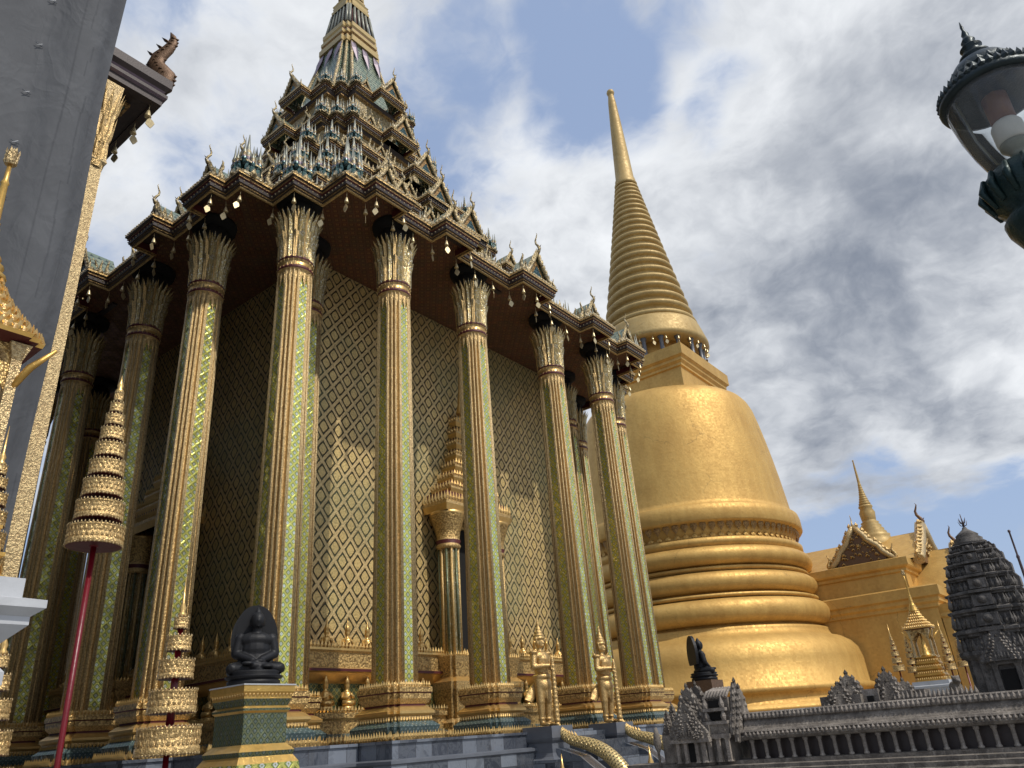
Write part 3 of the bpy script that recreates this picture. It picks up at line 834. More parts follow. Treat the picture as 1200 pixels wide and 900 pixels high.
# smaller crest figures between them: dense, uncountable trim along the eaves
b = MB()
for i in range(0, 6):
    zt, R_, k1, k2 = tiers[i]; zb = (ZE+.32) if i == 0 else E_(zt)+.27
    pl = offset_poly(plans[i], -.22)
    n = len(pl)
    for a in range(n):
        x0, y0 = pl[a]; x1, y1 = pl[(a+1) % n]
        L = math.hypot(x1-x0, y1-y0); k = max(1, int(round(L/.15)))
        ex, ey = (x1-x0)/L, (y1-y0)/L
        for j in range(k):
            t = (j+.5)/k; p = (x0+(x1-x0)*t, y0+(y1-y0)*t, zb)
            hh = random.uniform(.26, .60)*(1 if i < 4 else .85)
            if random.random() < .4: chofa(b, p, (ey, -ex), hh*1.25, 'roof_gold', .10)
            elif random.random() < .6: b.spike(p, (ey, -ex), hh, .2, .07, 'roof_gold')
            else:
                b.spike(p, (ey, -ex), hh*.8, .2, .07, 'scales_teal'); b.lathe([(.05, 0), (.055, hh*.5), (.025, hh*.7), (.004, hh*1.2)], 'silver_spire', 5, p)
    if i < 5:   # second row half-way up the skirt
        zt2, R2 = tiers[i+1][0], tiers[i+1][1]
        pl = redent((R_*.42+R2*.58)*.97, k1, k2); zc = zb+(E_(zt2)-zb)*.24
        for a in range(len(pl)):
            x0, y0 = pl[a]; x1, y1 = pl[(a+1) % len(pl)]
            L = math.hypot(x1-x0, y1-y0); k = max(1, int(round(L/.18)))
            ex, ey = (x1-x0)/L, (y1-y0)/L
            for j in range(k):
                t = (j+.5)/k; p = (x0+(x1-x0)*t, y0+(y1-y0)*t, zc)
                hh = random.uniform(.35, .62)
                if random.random() < .5: b.spike(p, (ey, -ex), hh, .24, .08, random.choice(['roof_gold', 'roof_gold', 'scales_teal']), -.05)
                else: chofa(b, p, (ey, -ex), hh*1.3, 'roof_gold', .10)
tag(b.build('crest_trim', hall), kind='stuff')
# --- spire above
b = MB()
sq = redent(1.0, .86, .70)
zz0 = E_(20.85)
b.loft(sq, [(1.56, zz0), (1.46, zz0+.5), (1.22, zz0+1.5), (.98, zz0+2.6), (.84, zz0+3.45)], ['scales_green']*4, cap=True, scale=True)
sp_o = b.build('spire', hall)
b = MB()
for k in range(4):       # hanging petals and vertical fins over the bell-shaped part
    c, s = ((1, 0), (0, 1), (-1, 0), (0, -1))[k]
    for t in (-.62, .0, .62):
        b.spike((c*.88-s*t*.88, s*.88+c*t*.88, zz0+3.45), (c, s), -1.3, .32, .07, 'purple_trim', .30)
    for x, y in ((1.0, -.7), (.86, -.86), (.7, -1.0)):
        b.tube([((c*x-s*y)*q, (s*x+c*y)*q, zz0+h) for q, h in ((1.58, 0), (1.48, .5), (1.24, 1.5), (1.00, 2.6), (.86, 3.45))], [.09, .08, .07, .06, .05], 'roof_gold', 5)
    for t in (-.45, .45):
        link('turret', tm, sp_o, ((c*1.60-s*t*1.3), (s*1.60+c*t*1.3), zz0-.03), (0, 0, k*math.pi/2), .7)
b.build('spire_petals', sp_o)
b = MB()
z0 = zz0+3.45
b.loft(sq, [(0.942, z0), (0.942, z0+.26), (0.851, z0+.30), (0.836, z0+.44), (0.897, z0+.50), (0.897, z0+.66), (0.806, z0+.72), (0.806, z0+.84), (0.851, z0+.90), (0.851, z0+1.10), (0.722, z0+1.18)],
       ['gold_bronze', 'gold_bronze', 'gold_brown', 'gold_brown', 'gold_bronze', 'gold_brown', 'maroon', 'gold_bronze', 'gold_bronze', 'gold_brown'], scale=True, botcap=True)
b.build('spire_band', sp_o)
b = MB()
z0 += .1
b.loft(sq, [(0.638, z0+1.08), (0.502, z0+2.35)], 'maroon', scale=True)
for k in range(4):
    c, s = ((1, 0), (0, 1), (-1, 0), (0, -1))[k]
    for t in (-.95, -.55, -.18, .18, .55, .95):
        b.tube([((c*.70-s*t*.65), (s*.70+c*t*.65), z0+1.08), ((c*.55-s*t*.50), (s*.55+c*t*.50), z0+2.3)], [.065, .055], 'silver_spire', 6)
b.loft(sq, [(0.608, z0+2.3), (0.623, z0+2.42), (0.562, z0+2.5), (0.562, z0+2.7), (0.593, z0+2.78), (0.471, z0+2.9)], 'gold_bronze', scale=True)
zc = z0+2.9; r = .46
for i in range(14):
    b.loft(sq, [(r, zc), (r*1.04, zc+.14), (r*.86, zc+.3)], ['gold_bronze', 'gold_brown'], scale=True); zc += .34; r *= .90
b.lathe([(.11, 0), (.05, 1.0), (.08, 1.15), (.02, 2.4), (.001, 3.2)], 'gold_bronze', 8, (0, 0, zc))
b.build('spire_top', sp_o)

# --- wind bells hanging under the eave, each one a thing
b = MB(); b.lathe([(.004, 0), (.012, -.02), (.03, -.05), (.045, -.12), (.06, -.17), (.062, -.18), (.02, -.18)], 'bell_metal', 10)
b.tube([(0, 0, .14), (0, 0, 0)], .006, 'bell_metal', 4); bellm = b.mesh('wind_bell')
b = MB()
lf = [(0, -.20), (.05, -.27), (.075, -.34), (.04, -.40), (0, -.45), (-.04, -.40), (-.075, -.34), (-.05, -.27)]
b.extrude2d(lf, Matrix.Identity(4), .012, 'bell_metal'); b.tube([(0, 0, -.15), (0, 0, -.22)], .004, 'bell_metal', 4); leafm = b.mesh('clapper_leaf')
def wind_bell(p, label, group, sc=1.0):
    e = link('wind_bell', bellm, None, p, (random.uniform(-.05, .05), random.uniform(-.05, .05), random.uniform(0, 6)), sc)
    tag(e, label, 'bell', group)
    link('clapper_leaf', leafm, e, (0, 0, 0), (0, random.uniform(-.2, .2), random.uniform(0, 6)))
hp = offset_poly(eplan, -.10)
for i in range(len(hp)):
    x0, y0 = hp[i]; x1, y1 = hp[(i+1) % len(hp)]
    if not ((x0 > 5.2 and x1 > 5.2) or (y0 < -5.2 and y1 < -5.2)): continue
    if abs(x0) > 8.6: continue
    L = math.hypot(x1-x0, y1-y0)
    k = 1 if L < .8 else int(round(L/.62))
    for j in range(k):
        t = j/k
        wind_bell((x0+(x1-x0)*t, y0+(y1-y0)*t, ZE-.13), 'small gilt wind bell with leaf clapper hanging from the temple eave', 'wind bells under the temple eave', .82)

# --- stair, guardians' pedestals, balustrades
b = MB()
for i in range(9):
    b.box((7.72+.15+.30*i, .0, (TOPZ-.05-.17*i)/2), (.30 if i else .30, 1.5, TOPZ-.05-.17*i), 'marble_lower')
b.build('staircase', hall)
for s in (1, -1):
    b = MB()
    pts = [(-.05, 0), (2.75, 0), (2.75, .25), (2.2, .42), (1.4, .85), (.8, 1.28), (.35, 1.42), (-.05, 1.45)]
    M = Matrix.Translation((7.95, (-1.36, .90)[s > 0], 0))
    b.extrude2d(pts, M, .34, 'marble_lower')
    b.build('stair_wall', hall)
# ------------------------------------------------------------------ sculpted bodies: closed pieces fused by a voxel remesh
class Blob(MB):
    def cap(s, p, q, r0, r1, mat):
        p, q = Vector(p), Vector(q); d = (q-p); L = d.length or 1e-4; d /= L
        rot = d.to_track_quat('Z', 'Y').to_matrix().to_4x4(); M = Matrix.Translation(p) @ rot
        prof = [(.001, -r0), (r0*.7, -r0*.7), (r0, 0)] + [(r0+(r1-r0)*t, L*t) for t in (.33, .66)] + [(r1, L), (r1*.7, L+r1*.7), (.001, L+r1)]
        s.lathe(prof, mat, 12, (0, 0, 0), True, M)
    def ell(s, c, r, mat, rot=(0, 0, 0)):
        from mathutils import Euler
        M = Matrix.Translation(c) @ Euler(rot).to_matrix().to_4x4() @ Matrix.Diagonal((r[0], r[1], r[2], 1))
        s.lathe([(.001, -1)]+[(math.cos(a), math.sin(a)) for a in [R(x) for x in (-65, -40, -20, 0, 20, 40, 65)]]+[(.001, 1)], mat, 14, (0, 0, 0), True, M)
    def fuse(s, name, parent, vox, loc=(0, 0, 0), rot=(0, 0, 0), sc=None, smooth=4):
        o = s.build(name, parent, loc, rot, sc)
        m = o.modifiers.new('remesh', 'REMESH'); m.mode = 'VOXEL'; m.voxel_size = vox; m.use_smooth_shade = True
        if smooth:
            k = o.modifiers.new('smooth', 'SMOOTH'); k.factor = .5; k.iterations = smooth
        return o

def guardian(x, y, z, label):
    e = empty('guardian_statue', (x, y, z), label, 'statue', 'gilded guardian statues by the stair'); e.scale = (.94, .94, .92)
    g = 'gold_statue'
    b = Blob()   # faces +x, z up; total 1.95 m
    for s in (1, -1):
        b.ell((.07, s*.11, .04), (.13, .05, .04), g)                       # foot
        b.cap((.0, s*.11, .08), (.02, s*.12, .44), .05, .075, g)           # shin
        b.cap((.02, s*.12, .44), (.0, s*.09, .86), .085, .115, g)          # thigh
        b.ell((.03, s*.12, .46), (.08, .075, .06), g)                      # knee cap guard
        b.ell((.0, s*.11, .14), (.075, .07, .03), g)                       # anklet
        b.cap((0, s*.21, 1.38), (.02, s*.28, 1.12), .075, .06, g)           # upper arm
        b.cap((.02, s*.28, 1.12), (.24, s*.06, 1.13), .058, .042, g)       # forearm
        b.ell((0, s*.23, 1.40), (.10, .09, .05), g, (0, 0, 0))             # epaulette
        b.ell((.0, s*.26, 1.20), (.07, .065, .025), g)
        b.cap((-.02, s*.25, 1.42), (-.03, s*.34, 1.52), .035, .006, g)     # shoulder flame
    b.cap((0, 0, .86), (0, 0, 1.05), .16, .12, g)                           # hips to waist
    b.cap((0, 0, 1.05), (0, 0, 1.28), .14, .17, g)
    b.ell((0, 0, 1.33), (.14, .22, .12), g)
    b.ell((.0, 0, .93), (.19, .21, .10), g)                                 # belt
    b.ell((.06, 0, .76), (.13, .18, .16), g)                                # skirt
    b.ell((.13, 0, .66), (.04, .09, .24), g)                                # apron
    b.cap((0, 0, 1.4), (0, 0, 1.52), .055, .055, g)                         # neck
    b.ell((.01, 0, 1.60), (.095, .085, .12), g)                             # head
    b.ell((.105, 0, 1.59), (.025, .02, .035), g)                            # nose
    b.ell((.09, 0, 1.535), (.03, .045, .014), g)                            # mouth
    for s in (1, -1):
        b.ell((.085, s*.035, 1.625), (.02, .02, .012), g); b.ell((0, s*.09, 1.60), (.03, .015, .06), g)
        b.ell((0.02, s*.12, 1.64), (.02, .02, .10), g, (s*-.3, 0, 0))       # ear ornaments of the crown
    b.lathe([(.10, 1.66), (.125, 1.69), (.10, 1.72), (.11, 1.75), (.08, 1.78), (.09, 1.81), (.055, 1.85), (.06, 1.88), (.035, 1.93), (.03, 1.99), (.003, 2.12)], g, 14)
    o = b.fuse('body', e, .014, smooth=2)
    for s in (1, -1):   # flared sash tails at hips
        b = MB()
        b.tube([(-.08, s*.13, .80), (-.14, s*.20, .62), (-.16, s*.28, .50), (-.14, s*.42, .52)], [.05, .11, .09, .01], g, 8, True, .35)
        b.build('sash', e)
    b = Blob()
    for s in (1, -1):
        b.ell((.265, s*.02, 1.13+.035*s), (.045, .035, .035), g)
        for k in range(4):
            b.cap((.285, s*.045-.0*k, 1.10+.035*s+.020*k), (.315, s*.0-.01*s, 1.10+.035*s+.020*k), .012, .010, g)
        b.cap((.25, s*.03, 1.16+.035*s), (.29, s*.012, 1.185+.035*s), .013, .010, g)
    b.build('hands', e)
    b = MB()
    pr = []; zz_ = 0.0
    b.lathe([(.05, 0), (.055, .05)], g, 10, (.29, 0, 0))
    for k in range(13): pr += [(.032+.0016*(12-k), .05+.085*k), (.05+.0012*(12-k), .09+.085*k), (.05+.0012*(12-k), .11+.085*k)]
    pr += [(.03, 1.17), (.04, 1.22), (.02, 1.30), (.001, 1.34)]
    b.lathe(pr, g, 10, (.29, 0, 0)); b.build('club', e)
for y, lab in ((-1.36, 'gilded guardian statue with club nearer the seated black Buddha, left of the stair'), (.84, 'gilded guardian statue with club at the far right side of the stair')):
    sq = four([(.27, -.27)])
    b = MB()
    b.loft(sq, [(.10, 0), (.10, .9), (.10, 1.25), (.03, 1.30), (.0, 1.36), (0, 1.52), (.04, 1.56), (.06, 1.60), (.06, E_(.20)-.003)], ['marble_lower', 'marble_lower']+['grey_marble']*6, center=(7.98, y))
    b.build('statue_pedestal', hall)
    guardian(7.94, y, E_(.20), lab)
def naga(x, y, label):
    e = empty('naga_balustrade', (x, y, 0), label, 'balustrade', 'gilded naga tails on the stair')
    b = MB()
    path = [(-.42, 0, E_(.24)+.0), (-.36, 0, E_(.12)), (-.28, 0, E_(.02)), (-.16, 0, E_(-.05)), (.05, 0, E_(-.10)), (.30, 0, E_(-.16)), (.55, 0, E_(-.27)), (.78, 0, E_(-.45)), (.95, 0, E_(-.68)), (1.05, 0, E_(-.95)), (1.15, 0, E_(-1.25)), (1.35, 0, E_(-1.42)), (1.75, 0, E_(-1.45))]
    rad = [.03, .06, .08, .09, .10, .115, .125, .13, .135, .14, .145, .15, .15]
    # smooth the path
    P_, R2 = [], []
    for i in range(len(path)-1):
        for t in (0, .34, .67):
            P_.append(Vector(path[i]).lerp(Vector(path[i+1]), t)); R2.append(rad[i]+(rad[i+1]-rad[i])*t)
    P_.append(Vector(path[-1])); R2.append(rad[-1])
    for _ in range(3):
        P_ = [P_[0]]+[(P_[i-1]+P_[i]*2+P_[i+1])/4 for i in range(1, len(P_)-1)]+[P_[-1]]
    b.tube(P_, R2, 'scales_gold', 14); b.build('tail', e)
    b = MB()
    for i in range(0, 12):
        p = P_[i]; b.spike((p.x, p.y, p.z+R2[i]*.8), (1, 0), .09, .05, .03, 'gold_smooth', -.03)
    b.spike(tuple(P_[0]-Vector((0, 0, .05))), (1, 0), .30, .10, .04, 'gold_smooth', -.10)
    b.build('tail_crest', e)
naga(8.62, -1.36, 'golden scaled naga tail curving down the stair beside the left guardian')
naga(8.62, .90, 'golden scaled naga tail curving down the stair beside the right guardian')
# two small gilt finial posts in front of the stair
for x, y, zt, lab in ((10.8, -4.95, 1.36, 'small pointed gilt finial poking up below the left naga tail'), (11.6, -4.1, 1.38, 'small pointed gilt finial poking up below the right naga tail')):
    b = MB()
    b.lathe([(.10, 0), (.10, .2), (.05, .3), (.05, zt-.55), (.08, zt-.5), (.05, zt-.42), (.085, zt-.34), (.05, zt-.26), (.055, zt-.2), (.02, zt-.1), (.002, zt+.05)], 'gold_smooth', 12)
    tag(b.build('finial_post', None, (x, y, 0)), lab, 'finial post')

# ------------------------------------------------------------------ seated black Buddha statues
def buddha(x, y, z, rz, sc, label):
    e = empty('buddha_statue', (x, y, z), label, 'statue', None, rz); e.scale = (sc, sc, sc)
    k = 'black_stone'
    b = Blob()
    # faces +x
    b.ell((.0, 0, .16), (.17, .20, .06), k)
    for s in (1, -1):
        b.cap((-.05, s*.10, .17), (.09, s*.22, .155), .075, .06, k)        # thigh
        b.cap((.09, s*.22, .15), (.17, -s*.04, .155+.02*s), .052, .038, k)  # shin crossing
        b.ell((.185, -s*.09, .18+.015*s), (.045, .06, .022), k)             # foot
        b.cap((-.03, s*.150, .45), (-.01, s*.185, .31), .056, .048, k)
        b.cap((-.01, s*.185, .30), (.12, s*.035, .225), .046, .034, k)
        b.ell((.14, s*.02, .215+.006*s), (.04, .055, .018), k)              # hand
        b.ell((-.01, s*.068, .605), (.018, .010, .045), k)                  # ear
    b.ell((-.03, 0, .24), (.12, .145, .13), k); b.ell((-.025, 0, .34), (.11, .15, .14), k)
    b.ell((-.02, 0, .43), (.10, .175, .085), k)
    b.cap((-.01, 0, .48), (0, 0, .56), .045, .042, k)
    b.ell((.0, 0, .615), (.076, .070, .088), k)
    b.ell((.066, 0, .610), (.016, .012, .022), k); b.ell((.058, 0, .578), (.014, .024, .008), k); b.ell((.056, 0, .560), (.014, .02, .012), k)
    for s in (1, -1): b.ell((.054, s*.025, .632), (.014, .016, .006), k)
    b.ell((-.008, 0, .65), (.068, .064, .055), k); b.ell((-.01, 0, .70), (.032, .032, .035), k); b.ell((-.01, 0, .735), (.012, .012, .02), k)
    b.fuse('body', e, .0085, smooth=3)
    b = MB()
    b.lathe([(.25, 0), (.25, .045), (.235, .05), (.235, .06), (.26, .065), (.275, .085), (.24, .10), (.262, .12), (.24, .135), (.1, .135)], k, 28, (.01, 0, 0))
    o = b.build('lotus_seat', e); o.scale = (.92, 1.0, 1)
    b = MB()
    out = []
    for i in range(29):
        a = R(-35+250*i/28)
        rx = .225; rz_ = .315
        out.append((rx*math.cos(a), .46+rz_*math.sin(a)*(1.0 if math.sin(a) < .8 else 1.05)))
    M = Matrix(((0, -1, 0, -.145), (1, 0, 0, 0), (0, 0, 1, 0), (0, 0, 0, 1)))
    b.extrude2d(out, M, .05, k)
    for q in (.86,):
        b.extrude2d([(a*q, .46+(c-.46)*q) for a, c in out], Matrix.Translation((.028, 0, 0)) @ M, .012, k)
    b.build('halo', e)
# pedestal
px_, py_ = 10.32, -9.22
PT = E_(.63)
b = MB(); sq = four([(.232, -.232)])
prof = [(.13, 0), (.13, .45), (.13, .9), (.16, 1.0), (.16, PT-.82), (.10, PT-.74), (.09, PT-.66), (.05, PT-.60), (.06, PT-.56), (.0, PT-.50), (.0, PT-.24), (.02, PT-.22), (.02, PT-.20), (.0, PT-.18), (.025, PT-.12), (.025, PT-.09), (.045, PT-.06), (.045, PT-.005)]
mt = ['grey_marble', 'grey_marble', 'grey_marble', 'gold_plain', 'gold_plain', 'mosaic_green', 'gold_plain', 'mosaic_silver', 'gold_plain', 'mosaic_silver', 'gold_plain', 'mosaic_silver', 'gold_plain', 'mosaic_silver', 'gold_plain', 'gold_plain', 'gold_plain']
b.loft(sq, prof, mt, center=(0, 0))
b.fringe(sq, PT-.10, .04, .05, .03, .012, 'gold_smooth', .03)
o = b.build('statue_pedestal', None, (px_, py_, 0)); tag(o, 'square pedestal of mirror mosaic and gilt bands under the black seated Buddha', 'pedestal')
b = MB(); b.box((0, 0, PT+.0), (.57, .57, .012), 'white_marble'); b.build('marble_slab', o)
buddha(px_, py_, PT+.006, R(-26), .98, 'black stone Buddha seated in meditation before an oval halo on mosaic pedestal')
# the second one beyond the stone gallery, seen from the side
b = MB(); b.loft(four([(.20, -.20)]), [(.12, 0), (.12, .4), (0, .5), (0, E_(.74)-.3), (.04, E_(.74)-.2), (.04, E_(.74)-.004)], ['grey_marble', 'grey_marble', 'mosaic_silver', 'bronze_dark', 'bronze_dark'])
o = b.build('statue_pedestal', None, (10.70, -.22, 0)); tag(o, 'pedestal behind the stone gatehouse carrying the black statue seen from the side', 'pedestal')
buddha(10.70, -.22, E_(.74), R(46), .98, 'black stone Buddha seen from its side above the carved stone gatehouse')

# ================================================================== THE GOLDEN STUPA
SX, SY = 0.0, 22.88
stupa = empty('golden_stupa', (SX, SY, 0), 'huge gold tiled bell-shaped stupa with ringed spire behind the temple hall', 'stupa')
G = 'gold_tile'
b = MB()
def torus(r, z0, z1, bulge, n=7):
    zc, h = (z0+z1)/2, (z1-z0)/2
    return [(r+bulge*math.cos(a), zc-h*math.sin(a)) for a in [math.pi/2-math.pi*i/n for i in range(n+1)]][::-1]
prof = [(9.3, 0), (9.3, 1.0), (8.6, 1.1), (8.6, 1.5), (7.7, 1.6), (7.7, E_(.3)), (7.95, E_(.35)), (7.95, E_(.5)), (7.25, E_(.6)), (7.25, E_(1.0)), (7.42, E_(1.05)), (7.42, E_(1.25)),
        (7.25, E_(1.32)), (7.22, E_(2.3)), (7.10, E_(2.75)), (6.85, E_(3.05)), (6.5, E_(3.28)), (6.1, E_(3.4)), (6.0, E_(3.62)), (6.0, E_(3.72)), (5.75, E_(3.78))]
prof += torus(5.72, E_(3.85), E_(4.95), .55)
prof += [(5.6, E_(4.98)), (5.85, E_(5.02)), (5.85, E_(5.14)), (5.5, E_(5.2))]
prof += torus(5.48, E_(5.25), E_(6.15), .46)
prof += [(5.4, E_(6.2)), (5.6, E_(6.24)), (5.6, E_(6.36)), (5.4, E_(6.4))]
prof += torus(5.42, E_(6.42), E_(7.28), .48)
prof += [(5.5, E_(7.32)), (5.62, E_(7.4)), (5.62, E_(7.62)), (5.35, E_(7.72)), (5.28, E_(7.8))]
prof += [(5.30, E_(7.82)), (5.36, E_(8.0)), (5.44, E_(8.25)), (5.56, E_(8.34)), (5.74, E_(8.37)), (5.80, E_(8.45)), (5.79, E_(8.9)), (5.74, E_(9.15)), (5.66, E_(9.2)), (5.50, E_(9.26)), (5.45, E_(9.45))]
prof += [(5.38, E_(10.2)), (5.28, E_(11.2)), (5.16, E_(12.2)), (5.02, E_(13.2)), (4.86, E_(14.2)), (4.70, E_(15.0)), (4.55, E_(15.4)), (4.36, E_(15.68)), (4.12, E_(15.86)), (3.8, E_(15.95)), (3.4, E_(15.98)), (2.4, E_(16.0))]
b.lathe(prof, G, 96)
b.build('bell', stupa)
b = MB()   # band of hanging petals under the lip
for i in range(84):
    a = 2*math.pi*i/84; c, s = math.cos(a), math.sin(a)
    b.spike((5.58*c, 5.58*s, E_(8.36)), (c, s), -.42, .34, .05, 'gold_brown', -.10)
    b.spike((5.40*c, 5.40*s, E_(7.72)), (c, s), .24, .26, .04, 'gold_tile', -.06)
b.build('petal_band', stupa)
b = MB(); sq = four([(2.60, -2.60)])
b.loft(sq, [(0, E_(15.2)), (0, E_(17.15)), (.10, E_(17.2)), (.10, E_(17.32)), (.22, E_(17.45)), (.22, E_(17.58)), (.36, E_(17.7)), (.36, E_(18.32)), (0, E_(18.36))], G)
b.build('square_crown', stupa)
b = MB()
b.lathe([(2.15, E_(18.3)), (2.15, E_(19.6))], G, 48)
b.lathe([(2.1, E_(19.5)), (3.02, E_(19.5)), (3.16, E_(19.62)), (3.16, E_(19.80)), (3.0, E_(20.35)), (2.86, E_(20.8)), (2.80, E_(20.95)), (2.5, E_(21.0))], 'gold_spire', 72)
b.build('drum', stupa)
for i in range(18):
    a = 2*math.pi*(i+.3)/18
    b = MB(); b.lathe([(.17, 0), (.17, .08), (.12, .12), (.11, .98), (.16, 1.05), (.18, 1.16)], 'grey_marble', 12)
    b.build('column', stupa, (2.72*math.cos(a), 2.72*math.sin(a), E_(18.35)))
# ringed spire
b = MB(); prof = []
N = 21; z = E_(20.98); r = 2.72; zt = E_(32.0); rt = .72
hs = [(.78*(1-t)+.36*t) for t in [i/(N-1) for i in range(N)]]
sc = (zt-z)/sum(hs); hs = [h*sc for h in hs]; zz_ = z
for i in range(N):
    t0 = (zz_-z)/(zt-z); h = hs[i]; ra = r+(rt-r)*(t0**.93)
    rb = r+(rt-r)*(((zz_+h-z)/(zt-z))**.93)
    prof += [(ra*.95, zz_), (ra*.995, zz_+h*.10), (ra*1.015, zz_+h*.26), (ra*1.0, zz_+h*.42), (ra*.91, zz_+h*.54), ((rb)*.90, zz_+h*.62), (rb*.90, zz_+h*.98)]
    zz_ += h
b.lathe(prof, 'gold_spire', 64)
b.lathe([(.70, zt), (.74, zt+.15), (.66, zt+.3), (.66, zt+.5), (.60, zt+.6), (.52, zt+2.5), (.40, zt+5), (.27, zt+7.4), (.20, zt+8.0), (.17, zt+8.12), (.24, zt+8.20), (.27, zt+8.34), (.22, zt+8.5), (.06, zt+8.66)], 'gold_spire', 32)
b.build('ringed_spire', stupa)
for i in range(26):
    a = 2*math.pi*i/26+.1
    wind_bell((SX+2.98*math.cos(a), SY+2.98*math.sin(a), E_(19.42)), 'tiny gilt bell hanging under the round drum of the golden stupa', 'bells under the stupa drum', 1.25)

# --- gabled porch of the stupa (built about its own corner, then set in place)
PORCH = None; _before = set(scene.objects)

b = MB()
def boxplan(x0, x1, y0, y1): return [(x0, y0), (x1, y0), (x1, y1), (x0, y1)]
HY = 3.5
b.loft(boxplan(3.0, 11.35, -HY, HY), [(.35, 0), (.35, .9), (.2, 1.0), (.2, 1.5), (0, 1.6), (0, E_(3.45)), (.08, E_(3.5)), (.08, E_(3.62)), (.16, E_(3.7)), (.16, E_(3.84)), (.26, E_(3.9)), (.26, E_(4.25)), (.05, E_(4.32))], G)
b.loft(boxplan(3.0, 10.75, -HY+.05, HY-.05), [(-.2, E_(4.2)), (-.2, E_(4.95)), (-.12, E_(5.0)), (-.12, E_(5.1)), (-.02, E_(5.16)), (.02, E_(5.22)), (.02, E_(5.50)), (-.2, E_(5.56))], G)
b.box((11.55, 0, E_(3.7)/2), (.9, 4.6, E_(3.7)), G)
b.build('porch_wall', PORCH)
for s in (1, -1):
    for xx, yy, hz in ((11.62, s*3.1, 3.55), (12.05, s*2.1, 3.15)):
        b = MB()
        b.loft(boxplan(-.24, .24, -.24, .24), [(.14, 0), (.14, 1.0), (.05, 1.2), (0, 1.3), (0, E_(hz)-.5), (.06, E_(hz)-.42), (.02, E_(hz)-.3), (.10, E_(hz)-.12), (.14, E_(hz))], 'gold_tile', center=(0, 0))
        b.build('pilaster', PORCH, (xx, yy, 0))
b = MB(); b.box((12.02, -1.62, E_(3.0)/2+.3), (.06, .40, E_(3.0)-.6), 'grey_marble'); b.box((12.02, 0, E_(2.6)/2), (.08, 1.5, E_(2.6)), 'void'); b.build('porch_door', PORCH)
# roofs: main ridge along x, cross ridge, stepped front gables
def roof(b, x0, x1, yh, z0, z1, mat=G, th=.12):
    for s in (1, -1):
        q = [(x0, s*yh, z0), (x1, s*yh, z0), (x1, 0, z1), (x0, 0, z1)]
        b.poly(q[::s], mat)
    b.poly([(x0, -yh, z0), (x0, 0, z1), (x0, yh, z0)], mat); b.poly([(x1, -yh, z0), (x1, yh, z0), (x1, 0, z1)], mat)
b = MB()
roof(b, 2.0, 10.9, 2.7, E_(5.52), E_(7.0)); b.build('porch_roof', PORCH)
b = MB(); roof(b, 10.5, 11.9, 2.1, E_(4.3), E_(6.1)); b.build('porch_roof', PORCH)
b = MB(); roof(b, 11.5, 12.5, 1.7, E_(3.7), E_(5.3)); b.build('porch_roof', PORCH)
b = MB()   # cross roof to the side gable
for s in (1, -1):
    b.poly([(9.05+s*1.35, -3.05, E_(5.52)), (9.05, -3.05, E_(7.0)), (9.05, 0, E_(7.0)), (9.05+s*1.35, 0, E_(5.52))][::-s], G)
b.build('porch_roof', PORCH)
def pediment(w_, h_, mats=('gold_carved', 'gold_pale'), inner='bronze_dark'):
    """faces local -y; origin bottom centre"""
    b = MB()
    I = Matrix.Identity(4)
    body = [(-w_*.40, 0), (w_*.40, 0), (w_*.30, h_*.28), (w_*.14, h_*.60), (0, h_*.86), (-w_*.14, h_*.60), (-w_*.30, h_*.28)]
    b.extrude2d(body, Matrix.Translation((0, .02, 0)), .16, inner)
    for i in range(46):     # gilt scrolls
        a = random.uniform(-1, 1); c = random.uniform(.03, .8); xx = a*w_*.36*(1-c*1.02)
        q = random.uniform(.03, .06)*w_/2
        b.tube([(xx-q, -.09, c*h_), (xx, -.12, c*h_+q), (xx+q*.8, -.10, c*h_), (xx+q*.2, -.09, c*h_-q*.6)], [q*.5, q*.45, q*.35, q*.2], mats[0], 5)
    for s in (1, -1):
        pts = [(s*w_*.52, -.06, -.02*h_), (s*w_*.44, -.06, .10*h_), (s*w_*.36, -.06, .22*h_), (s*w_*.30, -.06, .40*h_), (s*w_*.17, -.06, .58*h_), (s*w_*.12, -.06, .74*h_), (0, -.06, 1.0*h_)]
        b.tube(pts, [.05*w_]*7, mats[1], 8, True)
        for i in range(10):
            t = (i+.5)/10*6; k = min(int(t), 5); f = t-k
            p = Vector(pts[k]).lerp(Vector(pts[k+1]), f)
            b.spike((p.x+s*.02*w_, -.06, p.z+.03*w_), (0, -1), .13*h_, .07*w_, .04*w_, mats[0])
        chofa(b, (s*w_*.50, -.08, -.02), (s, 0), .42*h_, mats[0], .10)
    return b
o = pediment(2.5, 1.55).build('gable', PORCH, (9.05, -3.12, E_(5.54)))
b = MB(); chofa(b, (0, 0, 0), (0, -1), .55, 'gold_pale'); b.build('finial', o, (0, -.05, 1.5))
for xx, zz_, ww, hh, ch in ((10.95, 5.5, 4.6, 1.75, 1.05), (11.95, 4.35, 3.4, 1.85, .9), (12.55, 3.75, 2.7, 1.6, .8)):
    o = pediment(ww, hh).build('gable', PORCH, (xx, 0, E_(zz_)), (0, 0, math.pi/2))
    b = MB(); chofa(b, (0, 0, 0), (0, -1), ch, 'bronze_dark', .08); b.build('finial', o, (0, -.05, hh*.95))
